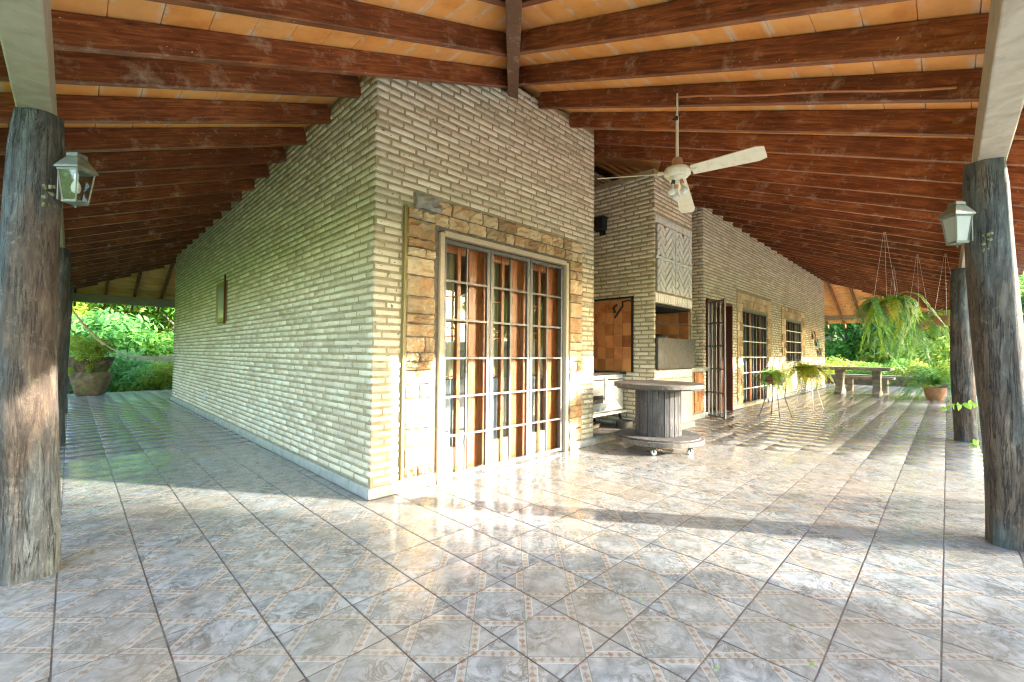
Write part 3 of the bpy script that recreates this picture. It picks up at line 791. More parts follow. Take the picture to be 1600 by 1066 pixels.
for y in YL:
    if y < WRY: x1 = y - .03
    elif y < LEND: x1 = WLX + .02
    else: x1 = FARY + PE - y
    if x1 > EAVE + .2: rafter(y, EAVE, x1, 'x')
for x in XR:
    if x < 3.2: y1 = x - .03
    elif x < 4.73 - .06: y1 = WRY + .02
    elif x < 5.76 or 7.24 < x < R2S: y1 = 4.32
    elif x < 7.24: y1 = 2.93
    elif x < R2E: y1 = WRY + .02
    else: y1 = FARX + PE - x
    if y1 > EAVE + .2: rafter(x, EAVE, y1, 'y')
for x in np.arange(-.6, 6, .6):
    ym = LEND - .02 if x > WLX else FARY + PE - x
    rafter(x, ym, FARY + .8, '-y')
for y in np.arange(-.5, 6, .6):
    xm = R2E - .02 if y > WRY else FARX + PE - y
    rafter(y, xm, FARX + .8, '-x')
def beam_(p0, p1, w, h, nm='wall_plate', mt='beam', lab=None):
    """box beam, p0-p1 = centre line of its underside"""
    p0, p1 = Vector(p0), Vector(p1); t = (p1 - p0); L = t.length; m = MB(); m.box(0, L, -w / 2, w / 2, 0, h)
    o = link(nm, m.mesh(nm, M[mt]), ROOF); o.matrix_parent_inverse = CUM[ROOF.name].inverted()
    o.matrix_basis = Matrix.Translation(p0) @ t.to_track_quat('X', 'Z').to_matrix().to_4x4()
    mod = o.modifiers.new('bevel', 'BEVEL'); mod.width = .008; mod.segments = 2
    if lab: o['label'] = lab
    return o
HB = .055
hx0, hx1 = -.75, 3.27
for k, mm in enumerate(['hip']):
    m = MB(); s = .046 / math.sqrt(2)
    a, b = Vector((hx0, hx0, rz(hx0 - PE) - HB)), Vector((hx1, hx1, rz(hx1 - PE) - HB)); sd = Vector((1, -1, 0)).normalized() * .053; up = Vector((0, 0, .21))
    m.hexa([a - sd, a + sd, b + sd, b - sd, a - sd + up, a + sd + up, b + sd + up, b - sd + up]); m.build('hip_rafter', M['hip'], ROOF, True, bevel=.006)
PLZ = 2.375
beam_((-.168, PE - .25, PLZ), (-.168, FARY + .1, PLZ), .13, rz(0) - PLZ + .01)
beam_((PE - .25, -.215, PLZ), (FARX + .1, -.215, PLZ), .13, rz(0) - PLZ + .008)
beam_((-.3, FARY, 2.42), (6, FARY, 2.42), .14, rz(0) - 2.42, lab='far cross beam over the hammock end')
beam_((FARX, -.3, 2.66), (FARX, 6, 2.66), .14, .2)

def slabs():
    V, F, UV = chamfer_box(.01, 0, chy=.25, chz=.01); W_ = .236; ms = []
    cs, sn = math.cos(SLN), math.sin(SLN)
    def bays(lst, end):
        l = [lst[0] - .57] + lst; return [(a + .026, b + .026) for a, b in zip(l, l[1:])]
    def add(axis, b0, b1, t):
        # t along slope from the eave
        a = EAVE + (t + W_ / 2) * cs; z = rz(a - PE) + RH / cs + .012 + random.uniform(0, .003); mid = (b0 + b1) / 2
        tl = random.gauss(0, .004)
        dy = (b1 - b0 - .006)
        if axis == 'x': M_ = M4(Vector((cs, 0, sn)) * (W_ - .004), Vector((-sn, tl, cs)) * .018, Vector((0, dy, -dy * tl)), (a, mid, z))
        elif axis == 'y': M_ = M4(Vector((0, cs, sn)) * (W_ - .004), Vector((tl, -sn, cs)) * .018, Vector((dy, 0, -dy * tl)), (mid, a, z))
        elif axis == '-y': M_ = M4(Vector((0, -cs, sn)) * (W_ - .004), Vector((tl, sn, cs)) * .018, Vector((-dy, 0, 0)), (mid, FARY + PE - a, z))
        else: M_ = M4(Vector((-cs, 0, sn)) * (W_ - .004), Vector((sn, tl, cs)) * .018, Vector((0, -dy, 0)), (FARX + PE - a, mid, z))
        M_[:3, 1] *= 1
        ms.append(M_)
    for b0, b1 in bays(YL, 0):
        t = 0
        while True:
            a = EAVE + t * cs
            lim = b1 + .02 if b1 < WRY + .3 else (WLX + .1 if b1 < LEND + .3 else FARY + PE - b0)
            if a > lim: break
            add('x', b0, b1, t); t += W_
    for b0, b1 in bays(XR, 0):
        t = 0
        while True:
            a = EAVE + t * cs
            lim = b1 + .02 if b1 < 3.3 else (4.4 if 4.5 < b1 < 8.9 else WRY + .1 if b1 < R2E + .4 else FARX + PE - b0)
            if a > lim: break
            add('y', b0, b1, t); t += W_
    for x in np.arange(-.6, 6, .6):
        t = 0
        while True:
            a = EAVE + t * cs
            if a > min(FARY + PE - LEND + .1, x + .7): break
            add('-y', x + .026, x + .626, t); t += W_
    for y in np.arange(-.5, 6, .6):
        t = 0
        while True:
            a = EAVE + t * cs
            if a > min(FARX + PE - R2E + .1, y + .7): break
            add('-x', y + .026, y + .626, t); t += W_
    instances('ceiling_slab', [(V, F, UV)], ms, [0] * len(ms), M['slab'], ROOF, 300)
slabs()
def cover():
    m = MB(); t = RH / math.cos(SLN) + .05
    xa, xb, ya, yb = PE + EAVE - .0, FARX + .85, PE + EAVE, FARY + .85
    xa = EAVE - .04; ya = EAVE - .04
    h0 = rz(EAVE - .04 - PE) + t; hw = (yb - ya) / 2; zr = h0 + hw * RS
    lo = [(xa, ya, h0), (xb, ya, h0), (xb, yb, h0), (xa, yb, h0), (xa + hw, ya + hw, zr), (xb - hw, ya + hw, zr)]
    hi = [(x, y, z + .06) for x, y, z in lo]; m.v = lo + hi
    for f in ((0, 4, 5, 1), (1, 5, 2), (2, 5, 4, 3), (3, 4, 0)): m.f.append(list(f)); m.f.append([i + 6 for i in f][::-1])
    for a, b in ((0, 1), (1, 2), (2, 3), (3, 0)): m.f.append([a, b, b + 6, a + 6])
    m.build('roof_covering', M['roof_tile'], ROOF, True)
cover()

# ------------------------------------------------------------------ posts
def trunk_post(loc, top, r0, r1, seed, label, group='hewn tree trunk posts of the veranda'):
    t = empty('trunk_post', (loc[0], loc[1], 0), label, 'post', group); r = random.Random(seed); n = 28; rows = 44; P = []
    ph = [r.uniform(0, 6.28) for _ in range(8)]; nf = 5
    for j in range(rows + 1):
        f = j / rows; z = -.02 + (PLZ + .02) * f; cx = (top[0] - loc[0]) * f + .012 * math.sin(f * 5 + ph[0]); cy = (top[1] - loc[1]) * f + .012 * math.sin(f * 4 + ph[1])
        rr = r0 + (r1 - r0) * f + .010 * math.exp(-f * 14)
        row = []
        for k in range(n + 1):
            a = 2 * math.pi * (k % n) / n
            q = 1 + .05 * math.cos(3 * a + ph[2] + f * 1.3) + .035 * math.cos(5 * a + ph[3] - f * 2) + .025 * math.sin(7 * a + ph[4] + f * 6) + .02 * math.sin(2 * a + f * 9 + ph[5])
            if j > rows - 3: q *= 1 - .03 * (j - rows + 3)
            row.append((cx + rr * q * math.cos(a), cy + rr * q * math.sin(a), z))
        P.append(row)
    m = MB(); nc = n + 1
    for row in P: m.v += row[:n]
    for j in range(rows):
        for k in range(n): k2 = (k + 1) % n; m.f.append([j * n + k, j * n + k2, (j + 1) * n + k2, (j + 1) * n + k])
    m.f.append([rows * n + k for k in range(n)])
    m.build('trunk', M['post'], t, smooth=True)
    return t
P1 = trunk_post((-.135, 3.36), (-.15, 3.35), .115, .098, 3, 'thick hewn trunk post with lantern at the left edge of the picture')
P2 = trunk_post((4.13, -.27), (4.03, -.19), .118, .10, 5, 'leaning trunk post with lantern at the right edge, white sunlit flank')
P3 = trunk_post((8.69, -.17), (8.66, -.15), .112, .112, 8, 'dark post behind the right front post with a heart leaved vine')
P4 = trunk_post((-.14, 11.5), (-.12, 11.5), .11, .10, 11, 'far thin post seen right of the left front post by the hammock')
trunk_post((-.13, 7.6), (-.15, 7.6), .10, .10, 12, 'post hidden between the left front post and the far left post')
trunk_post((-.13, 16.3), (-.13, 16.3), .10, .10, 13, 'post at the far outer corner of the left veranda')
trunk_post((13.3, -.2), (13.3, -.15), .11, .10, 14, 'post standing third along the right veranda edge')
trunk_post((17.9, -.2), (17.9, -.15), .11, .10, 15, 'post standing fourth along the right veranda edge')
trunk_post((22.5, -.2), (22.5, -.15), .11, .10, 16, 'post at the far outer corner of the right veranda')
# lichen patch on both front posts
for p, d in ((P1, (.30, -.90)), (P2, (-.90, .20))):
    m = MB(); r = random.Random(4)
    for k in range(14):
        z = 1.93 + r.uniform(-.07, .07) if p is P1 else 1.86 + r.uniform(-.07, .06); a = math.atan2(d[1], d[0]) + r.uniform(-.22, .22)
        c = (.109 * math.cos(a) - (0 if p is P1 else .075), .109 * math.sin(a) + (0 if p is P1 else .06)); s = r.uniform(.005, .012)
        m.lathe([(.0, -s), (s * .8, -s * .5), (s, 0), (s * .7, s * .6), (0, s)], 6, (c[0], c[1], z))
    m.build('lichen_knot', M['brass'], p)

# ------------------------------------------------------------------ lanterns
def lantern(loc, ang, label, gl):
    """hangs from its back plate; local +X points away from the post"""
    t = empty('wall_lantern', loc, label, 'lantern', 'lanterns fixed to the two front posts', ang)
    def fr(z0, r0, z1, r1, cx=.10): return [(cx + sx * (r0), sy * r0, z0) for sx, sy in ((-1, -1), (1, -1), (1, 1), (-1, 1))] + [(cx + sx * r1, sy * r1, z1) for sx, sy in ((-1, -1), (1, -1), (1, 1), (-1, 1))]
    t.scale = (.62, .60, .86)
    m = MB(); m.box(-.012, .0, -.05, .05, -.10, .12); m.box(0, .03, -.015, .015, .05, .08); m.build('back_plate', M['lantern'], t, bevel=.003)
    m = MB(); m.hexa(fr(.085, .098, .10, .098)); m.hexa(fr(.10, .096, .165, .045)); m.hexa(fr(.165, .05, .19, .045)); m.build('hood', M['lantern'], t, bevel=.003)
    m = MB()
    for sx, sy in ((-1, -1), (1, -1), (1, 1), (-1, 1)):
        a = Vector((.10 + sx * .080, sy * .080, .085)); b = Vector((.10 + sx * .056, sy * .056, -.10)); m.tube([a, b], .007, 4)
    m.hexa(fr(-.115, .060, -.10, .062)); m.hexa(fr(.075, .085, .085, .086)); m.build('frame', M['lantern'], t)
    m = MB(); m.lathe([(.002, -.14), (.010, -.132), (.006, -.12), (.012, -.115)], 8, (.10, 0, 0)); m.build('finial', M['lantern'], t)
    for k in range(4):
        q = Matrix.Translation((.10, 0, 0)) @ Matrix.Rotation(k * math.pi / 2, 4, 'Z'); m = MB()
        m.hexa([q @ Vector(p) for p in ((.052, -.046, -.098), (.055, -.046, -.098), (.055, .046, -.098), (.052, .046, -.098), (.075, -.068, .075), (.078, -.068, .075), (.078, .068, .075), (.075, .068, .075))])
        m.build('pane', gl, t)
    m = MB(); m.lathe([(.014, .07), (.016, .04), (.012, .03), (.03, .0), (.034, -.02), (.026, -.045), (.0, -.055)], 14, (.10, 0, 0)); m.build('bulb', M['enamel'], t, smooth=True)
    return t
lantern((-.05, 3.26, 2.01), math.atan2(-.70, .71), 'grey metal lantern with green tinted panes on the left post', M['glass'])
lantern((3.94, -.10, 1.96), math.atan2(.74, -.67), 'grey green metal lantern with white panes on the right post', M['frosted'])

# ------------------------------------------------------------------ ceiling fan
FX, FY_, FZ = 3.575, 1.60, 2.70
fan = empty('ceiling_fan', (FX, FY_, FZ), 'white three blade ceiling fan with bare bulbs hanging from a red rafter', 'fan')
zt = rz(FY_ - PE) + .02 - FZ
m = MB(); m.tube([(0, 0, .09), (.0, 0, zt - .12)], .013, 10); m.tube([(.003, 0, zt - .14), (.003, 0, zt + .06)], .009, 8); m.build('down_rod', M['white_metal'], fan, smooth=True)
m = MB(); m.tube([(-.02, .0, zt - .17), (.012, .005, zt - .13)], .016, 8); m.tube([(.0, -.03, zt - .13), (.01, .04, zt - .15)], .008, 6); m.tube([(.012, .02, zt - .16), (.03, .01, zt - .05), (.02, .0, zt + .02)], .006, 6); m.build('rod_clamp', M['iron'], fan, smooth=True)
m = MB(); m.lathe([(.045, .03), (.048, .05), (.042, .10), (.034, .115), (.012, .12)], 20); m.build('canopy', M['clay'], fan, smooth=True)
m = MB(); m.lathe([(.05, -.055), (.085, -.05), (.108, -.025), (.112, .0), (.100, .022), (.06, .032)], 32); m.build('motor_housing', M['white_metal'], fan, smooth=True)
m = MB(); m.lathe([(.02, -.10), (.06, -.085), (.075, -.057), (.07, -.05)], 24); m.build('light_plate', M['white_metal'], fan, smooth=True)
cr, cf = Vector((.7049, -.7092, 0)).normalized(), Vector((.7088, .7048, 0)).normalized()
for (lat, dep, dro) in ((-.643, .10, .0), (.46, -.40, .0), (.30, .54, .13)):
    d = (cr * lat + cf * dep).normalized(); s = Vector((-d.y, d.x, 0)); up = Vector((0, 0, 1)); tw = -.38
    m = MB(); L0, L1 = .12, .66; N_ = 10; top = []; bot = []
    for i in range(N_ + 1):
        f = i / N_; r = L0 + (L1 - L0) * f; w = .050 + .024 * f
        if i == N_: w *= .75
        c = d * r + up * (-.012 - .01 * f - dro * f)
        a = s * w + up * w * tw * (0 if dro else 1); top.append((c - a, c + a))
    P = [[x - up * .0, y] for x, y in top]; b = len(m.v); m.grid(P); m.grid([[y - up * .006, x - up * .006] for x, y in top])
    n2 = N_ + 1
    for i in range(N_): m.f.append([b + 2 * i, b + 2 * i + 2, b + n2 * 2 + 2 * i + 3, b + n2 * 2 + 2 * i + 1]); m.f.append([b + 2 * i + 1, b + n2 * 2 + 2 * i, b + n2 * 2 + 2 * i + 2, b + 2 * i + 3])
    m.f.append([b + 2 * N_, b + 2 * N_ + 1, b + n2 * 2 + 2 * N_, b + n2 * 2 + 2 * N_ + 1])
    bl = m.build('blade', M['white_metal'], fan)
    m = MB(); m.hexa([d * .08 - s * .012 - up * .012, d * .16 - s * .02 - up * .022, d * .16 + s * .02 - up * .022, d * .08 + s * .012 - up * .012, d * .08 - s * .012 - up * .004, d * .16 - s * .02 - up * .006, d * .16 + s * .02 - up * .006, d * .08 + s * .012 - up * .004]); m.build('bracket', M['white_metal'], bl)
for k, (lat, dep) in enumerate(((-.75, -.5), (.35, -.9), (.2, .9))):
    d = (cr * lat + cf * dep).normalized(); a = d * .045 + Vector((0, 0, -.075)); dr_ = (d * .30 + Vector((0, 0, -1))).normalized()
    m = MB(); m.tube([a, a + dr_ * .05], [.014, .017], 12); h = m.build('lamp_holder', M['galv'] if k == 0 else M['conduit'], fan, smooth=True)
    m = MB(); m.tube([a + dr_ * q for q in (.05, .07, .085, .105, .125, .14, .147)], [.013, .013, .018, .030, .033, .024, .006], 14); m.build('bulb', M['enamel'], fan, smooth=True)
# conduit clipped to the same rafter
m = MB(); pts = [(FX + .02, FY_ - .01 - i * .165, rz(FY_ - .01 - i * .165 - PE) + .055 + .006 * math.sin(i * 1.3)) for i in range(11)]
m.tube(pts, .007, 6); cd = m.build('electric_conduit', M['conduit'], None, smooth=True); tag(cd, 'thin pinkish electric conduit running along the rafter from the fan rod to the right', 'conduit')

# ------------------------------------------------------------------ brick barbecue with chimney
CX0, CX1, CY0, CY1 = 5.83, 7.14, 2.95, 4.29
bbq = empty('brick_barbecue', (CX0, CY0, 0), 'tall brick barbecue chimney with herringbone panels and sheet metal firebox cover', 'barbecue')
topC = lambda u: rz(CY0 - PE) + .02
m = MB(); ct = rz(CY0 - PE) + .02
OP = (5.86, 7.11, .93, 1.90)
m.box(CX0, OP[0], CY0, CY1, 0, ct); m.box(OP[1], CX1, CY0, CY1, 0, ct)
m.box(OP[0], OP[1], CY0, CY1, 1.90, ct); m.box(OP[0], OP[1], CY0, CY1, 0, .93); m.box(OP[0], OP[1], 3.75, CY1, .93, 1.90)
core = m.build('chimney', M['mortar'], bbq, True)
sp_open = [(3.30 - CY0, 3.92 - CY0, .90, 1.99)]
ms = brick_rows((CX0, CY0, 0), (0, 1, 0), (-1, 0, 0), CY1 - CY0, topC, [(3.30 - CY0, 4.05 - CY0, .90, 1.99)], u0=-.012, bl=.23)
fo = [(5.86, 7.11, .0, 3.19)]
ms += brick_rows((0, CY0, 0), (1, 0, 0), (0, -1, 0), CX1, topC, fo, u0=CX0, bl=.23)
instances('brick', BR_T, ms, [random.randrange(6) for _ in ms], M['brick'], core, 240)
def soldier(z0, z1, x0, x1):
    k = round((x1 - x0) / .062); g = (x1 - x0) / k
    return [M4(Vector((g - .009, 0, 0)), Vector((0, .04, 0)), Vector((0, 0, z1 - z0 - .01)), (x0 + g * (i + .5), CY0 - .016 + .02 + random.uniform(-.003, .003), (z0 + z1) / 2)) for i in range(k)]
sl_ = soldier(3.065, 3.185, 5.86, 7.11) + soldier(1.905, 2.045, 5.86, 7.11) + soldier(.80, .925, 5.86, 7.11)
instances('soldier_brick', BR_T, sl_, [random.randrange(6) for _ in sl_], M['herring'], core, 300)
# herringbone panels
hb = MB(); hb.box(5.87, 7.10, CY0 - .006, CY0 + .004, 2.055, 3.055); hb = hb.build('herringbone_panel', M['dark_mortar'], bbq, True)
def clip_rect(poly, x0, x1, z0, z1):
    def clip(ps, f, ip):
        out = []
        for i, p in enumerate(ps):
            q = ps[(i + 1) % len(ps)]
            if f(p): out.append(p)
            if f(p) != f(q): out.append(ip(p, q))
        return out
    L = lambda p, q, t: (p[0] + (q[0] - p[0]) * t, p[1] + (q[1] - p[1]) * t)
    for f, ip in ((lambda p: p[0] >= x0, lambda p, q: L(p, q, (x0 - p[0]) / (q[0] - p[0]))), (lambda p: p[0] <= x1, lambda p, q: L(p, q, (x1 - p[0]) / (q[0] - p[0]))),
                  (lambda p: p[1] >= z0, lambda p, q: L(p, q, (z0 - p[1]) / (q[1] - p[1]))), (lambda p: p[1] <= z1, lambda p, q: L(p, q, (z1 - p[1]) / (q[1] - p[1])))):
        poly = clip(poly, f, ip)
        if len(poly) < 3: return []
    return poly
def herring(x0, x1, z0, z1):
    w, l = .088, .264; c45 = math.sqrt(.5)
    for i in range(-16, 17):
        for j in range(-6, 7):
            for k in range(2):
                ax, az = (i * w + j * l, i * w - j * l) if True else (0, 0)
                # classic herringbone cell in axis space
                ux, uz = i * w, i * w
                ux += j * 2 * l * .5; uz -= j * 2 * l * .5
                r = (ux, uz, ux + l, uz + w) if k == 0 else (ux, uz + w, ux + w, uz + w + l) if False else (ux - w * 0, uz + w, ux + w, uz + w + l)
                g = .009
                a, b, c, d = r[0] + g, r[1] + g, r[2] - g, r[3] - g
                pts = [(a, b), (c, b), (c, d), (a, d)]
                pr = [((p[0] - p[1]) * c45 + (x0 + x1) / 2, (p[0] + p[1]) * c45 + (z0 + z1) / 2) for p in pts]
                q = clip_rect(pr, x0, x1, z0, z1)
                if len(q) >= 3:
                    ar = abs(sum(q[t][0] * q[(t + 1) % len(q)][1] - q[(t + 1) % len(q)][0] * q[t][1] for t in range(len(q)))) / 2
                    if ar < .0008: continue
                    m = MB(); m.prism([(p[0], CY0 - .004, p[1]) for p in q], (0, -.020 - random.uniform(0, .006), 0)); m.build('herringbone_brick', M['herring'], hb, True)
xm, zm = 6.49, 2.56
for X0, X1 in ((5.90, xm - .03), (xm + .03, 7.07)):
    for Z0, Z1 in ((2.07, zm - .025), (zm + .025, 3.04)): herring(X0, X1, Z0, Z1)
m = MB(); m.box(xm - .018, xm + .018, CY0 - .03, CY0 - .006, 2.06, 3.05); m.box(5.87, xm - .018, CY0 - .022, CY0 - .006, zm - .018, zm + .018); m.box(xm + .018, 7.10, CY0 - .022, CY0 - .006, zm - .018, zm + .018); m.build('panel_divider', M['herring'], hb, True)
# firebox
m = MB(); m.box(OP[0], OP[0] + .02, CY0 + .03, 3.73, .95, 1.89); m.box(OP[0] + .02, OP[1], 3.70, 3.745, .95, 1.89); m.box(OP[0] + .02, OP[1], CY0 + .03, 3.70, 1.86, 1.89); m.build('firebox_lining', M['dark'], bbq, True)
ft = MB(); ft.box(OP[1] - .012, OP[1] - .002, CY0 + .03, 3.69, .96, 1.855); ft = ft.build('firebox_side', M['mortar'], bbq, True)
for i in range(4):
    for j in range(5):
        m = MB(); m.box(OP[1] - .022 - random.uniform(0, .003), OP[1] - .012, CY0 + .04 + i * .165, CY0 + .198 + i * .165, .965 + j * .178, 1.137 + j * .178); m.build('firebox_tile', M['terracotta'], ft, True)
for i in range(6):
    for j in range(2):
        m = MB(); m.box(5.9 + i * .2, 6.09 + i * .2, 3.688, 3.699, 1.45 + j * .2, 1.64 + j * .2); m.build('firebox_tile', M['terracotta'], ft, True)
bx = MB(); bx.box(OP[0] - .015, OP[1] + .01, CY0 - .055, CY0 - .015, .945, 1.375); bx = bx.build('sheet_metal_cover', M['galv'], bbq, True, bevel=.004)
m = MB(); m.box(OP[0] - .02, OP[1] + .015, CY0 - .062, CY0 - .012, 1.377, 1.395); m.build('cover_rim', M['galv'], bbq, True)
m = MB(); m.tube([(OP[0], CY0 - .01, 1.62), (OP[1], CY0 - .01, 1.62)], .008, 6); m.build('spit_rod', M['iron'], bbq, True)
m = MB(); m.lathe([(.02, 0), (.13, .02), (.17, .08), (.16, .13), (.06, .16), (0, .17)], 20, (6.3, 3.15, 1.30)); m.build('round_pan', M['iron'], bbq, True, smooth=True)
m = MB(); m.box(5.9, 7.07, CY0 - .02, CY0 - .002, .09, .79); m.build('plaster_panel', M['plaster'], bbq, True)
m = MB(); m.box(CX0 - .02, CX1 + .02, CY0 - .035, CY0 - .021, 0, .085); m.build('barbecue_skirting', M['skirting'], bbq, True)
# tiled splashback on the chimney side
sp = MB(); sp.box(CX0 - .004, CX0 + .0, 3.30, 4.05, .90, 1.985); sp = sp.build('tiled_splashback', M['mortar'], bbq, True)
for i in range(5):
    for j in range(6):
        h = .178; m = MB(); m.box(CX0 - .016 - random.uniform(0, .004), CX0 - .004, 3.305 + i * .148, 3.447 + i * .148, .905 + j * h, .905 + (j + 1) * h - .006); m.build('terracotta_tile', M['terracotta'], sp, True)
m = MB(); m.box(CX0 - .03, CX0 - .004, 3.27, 3.298, .89, 2.01); m.box(CX0 - .03, CX0 - .004, 3.27, 4.05, 1.988, 2.012); m.build('splashback_frame', M['iron'], sp, True)
# low cabinet between chimney and far block
cb = empty('low_wood_store', (7.2, 3.2, 0), 'low brick wood store with white slab top beside the barbecue', 'wood store')
m = MB(); m.box(7.16, 8.27, 3.24, 4.25, 0, .86); m.build('body', M['mortar'], cb, True)
m = MB(); m.box(7.16, 8.285, 3.10, 4.28, .865, .93); m.build('slab_top', M['skirting'], cb, True, bevel=.006)
for i in range(4):
    for j in range(4):
        m = MB(); m.box(7.90 + i * .093, 7.985 + i * .093, 3.222 - random.uniform(0, .004), 3.238, .12 + j * .18, .29 + j * .18); m.build('terracotta_tile', M['terracotta'], cb, True)
m = MB(); m.box(7.16, 8.285, 3.19, 3.236, 0, .10); m.build('plinth', M['skirting'], cb, True)

# ------------------------------------------------------------------ wood stove
stv = empty('wood_stove', (5.4, 3.7, 0), 'white enamelled wood burning cook stove in the brick recess', 'stove')
X0, X1, Y0, Y1 = 4.86, 5.79, 3.42, 3.98
m = MB(); m.box(X0, X1, Y0, Y1, .34, .86); m.build('body', M['enamel'], stv, True, bevel=.012)
m = MB(); m.box(X0 - .03, X1 + .02, Y0 - .04, Y1 + .02, .862, .895); m.build('hob', M['iron'], stv, True, bevel=.004)
for (a, b, c, d, mt, nm) in ((X0 + .05, X0 + .38, .62, .83, 'enamel', 'fire_door'), (X0 + .42, X1 - .05, .50, .83, 'enamel', 'oven_door'), (X0 + .05, X0 + .38, .47, .58, 'iron', 'ash_opening')):
    m = MB(); m.box(a, b, Y0 - .018, Y0 - .001, c, d); dd = m.build(nm, M[mt], stv, True, bevel=.006)
    m = MB(); m.tube([(a + .04, Y0 - .045, d - .035), (b - .04, Y0 - .045, d - .035)], .008, 6); m.build('handle', M['iron'], dd, True)
m = MB(); m.hexa([(X0 + .02, Y0 - .20, .40), (X0 + .55, Y0 - .20, .40), (X0 + .55, Y0, .36), (X0 + .02, Y0, .36), (X0 + .10, Y0 - .16, .50), (X0 + .50, Y0 - .16, .50), (X0 + .50, Y0, .47), (X0 + .1, Y0, .47)]); m.build('ash_tray', M['enamel'], stv, True, bevel=.006)
m = MB(); m.box(X0 - .03, X1 + .02, Y0 - .05, Y1, .30, .335); m.build('base_rim', M['enamel'], stv, True, bevel=.005)
for x in (X0 + .06, X1 - .05):
    for y in (Y0 + .04, Y1 - .05):
        m = MB(); m.tube([(x, y, .30), (x + (.03 if x > 5.2 else -.03), y - .02, .16), (x + (.0 if x > 5.2 else 0), y - .04, .10)], [.022, .015, .02], 8); m.build('leg', M['iron'], stv, True, smooth=True)
m = MB(); m.tube([(X0 + .2, 3.9, .9), (X0 + .2, 3.9, 3.2), (X0 + .2, 4.1, 3.6)], .06, 14); m.build('stove_pipe', M['iron'], stv, True, smooth=True)
hs = MB(); hs.box(REND + .02, CX0 - .03, WRY - .02, 4.25, 0, .10); hs = hs.build('hearth_step', M['concrete'], None, bevel=.006); tag(hs, 'low concrete hearth step under the white stove', 'hearth')
m = MB(); m.lathe([(.10, 0), (.115, .01), (.12, .10), (.125, .105), (.11, .105), (.10, .02)], 20, (5.62, 3.30, .10)); pan = m.build('round_tin', M['galv'], None, smooth=True); tag(pan, 'round metal tin on the hearth step beside the stove leg', 'tin')
logs = [((4.95, 3.50, .135), .3, .035), ((5.0, 3.62, .14), .32, .04), ((4.98, 3.55, .205), .28, .03), ((5.2, 3.52, .13), .3, .03)]
for k, (p, L, r) in enumerate(logs):
    m = MB(); a = .25 * k; v = Vector((math.cos(a), math.sin(a) * .4, 0)) * L; m.tube([Vector(p), Vector(p) + v], [r, r * .85], 9)
    o = m.build('firewood_log', M['bark'], None, smooth=True)
    tag(o, ['dark split log lowest left under the stove', 'thicker log at the back under the stove', 'log lying on top of the others under the stove', 'thin log lying right of the others under the stove'][k], 'log', 'firewood under the stove')
# little sconce and a hanging tool on chimney side
sc = empty('wall_sconce', (CX0 - .01, 3.80, 3.17), 'small dark metal sconce on the chimney side high in the recess', 'sconce')
m = MB(); m.box(-.15, -.02, -.09, .09, -.10, .08); m.box(-.17, -.01, -.11, .11, .082, .10); m.build('shade', M['iron'], sc, bevel=.006)
m = MB(); m.box(-.02, .0, -.05, .05, -.16, .04); m.build('back_plate', M['iron'], sc)
tl = empty('hand_mincer', (CX0 - .03, 3.42, 1.9), 'dark iron bracket tool hooked on the terracotta tiles above the stove', 'tool')
m = MB(); m.tube([(0, .02, .04), (-.04, .0, .03), (-.06, -.02, -.03), (-.05, .12, -.2)], .014, 8); m.tube([(-.04, 0, .03), (-.05, -.10, .045), (-.05, -.2, .02)], .011, 8); m.tube([(-.02, .1, 0), (-.05, .14, -.04), (-.05, .12, -.12)], .018, 8); m.build('bracket', M['iron'], tl, smooth=True)

# ------------------------------------------------------------------ cable reel table
RX, RY, RR = 5.14, 2.55, .53
reel = empty('cable_reel_table', (RX, RY, 0), 'old grey wooden cable reel used as a table on castors', 'table')
def disc(z0, z1, nm, n=7):
    par = None
    rings = MB(); w = 2 * RR / n; rot = Matrix.Rotation(R_(-30), 4, 'Z')
    for i in range(n):
        a, b = -RR + i * w + .003, -RR + (i + 1) * w - .003; pts = []
        K = 8
        for k in range(K + 1):
            y = a + (b - a) * k / K; pts.append((math.sqrt(max(RR * RR - y * y, 0)) * (1 + random.uniform(-.006, .006)), y))
        poly = pts + [(-x, y) for x, y in reversed(pts)]
        m = MB(); m.prism([tuple(rot @ Vector((x, y, z0 + random.uniform(0, .002)))) for x, y in poly], (0, 0, z1 - z0 - random.uniform(0, .004))); m.build(nm, M['reel_top'], reel, bevel=.003)
disc(.755, .805, 'top_board'); disc(.105, .16, 'base_board')
m = MB(); m.lathe([(RR - .03, .738), (RR - .03, .754)], 40); m.build('inner_disc', M['grey_wood'], reel)
m = MB(); m.lathe([(RR - .04, .161), (RR - .04, .178)], 40); m.build('inner_disc', M['grey_wood'], reel)
ns = 26; rd = .27
for k in range(ns):
    a0, a1 = 2 * math.pi * k / ns + .012, 2 * math.pi * (k + 1) / ns - .012; rr = rd + random.uniform(-.004, .004)
    c = [(rr * math.cos(a0), rr * math.sin(a0)), (rr * math.cos(a1), rr * math.sin(a1)), ((rr - .03) * math.cos(a1), (rr - .03) * math.sin(a1)), ((rr - .03) * math.cos(a0), (rr - .03) * math.sin(a0))]
    m = MB(); m.hexa([(x, y, .179) for x, y in c] + [(x, y, .737) for x, y in c]); m.build('stave', M['grey_wood'], reel, bevel=.003)
m = MB(); m.lathe([(rd - .032, .18), (rd - .032, .736)], 26); m.build('core', M['dark'], reel)
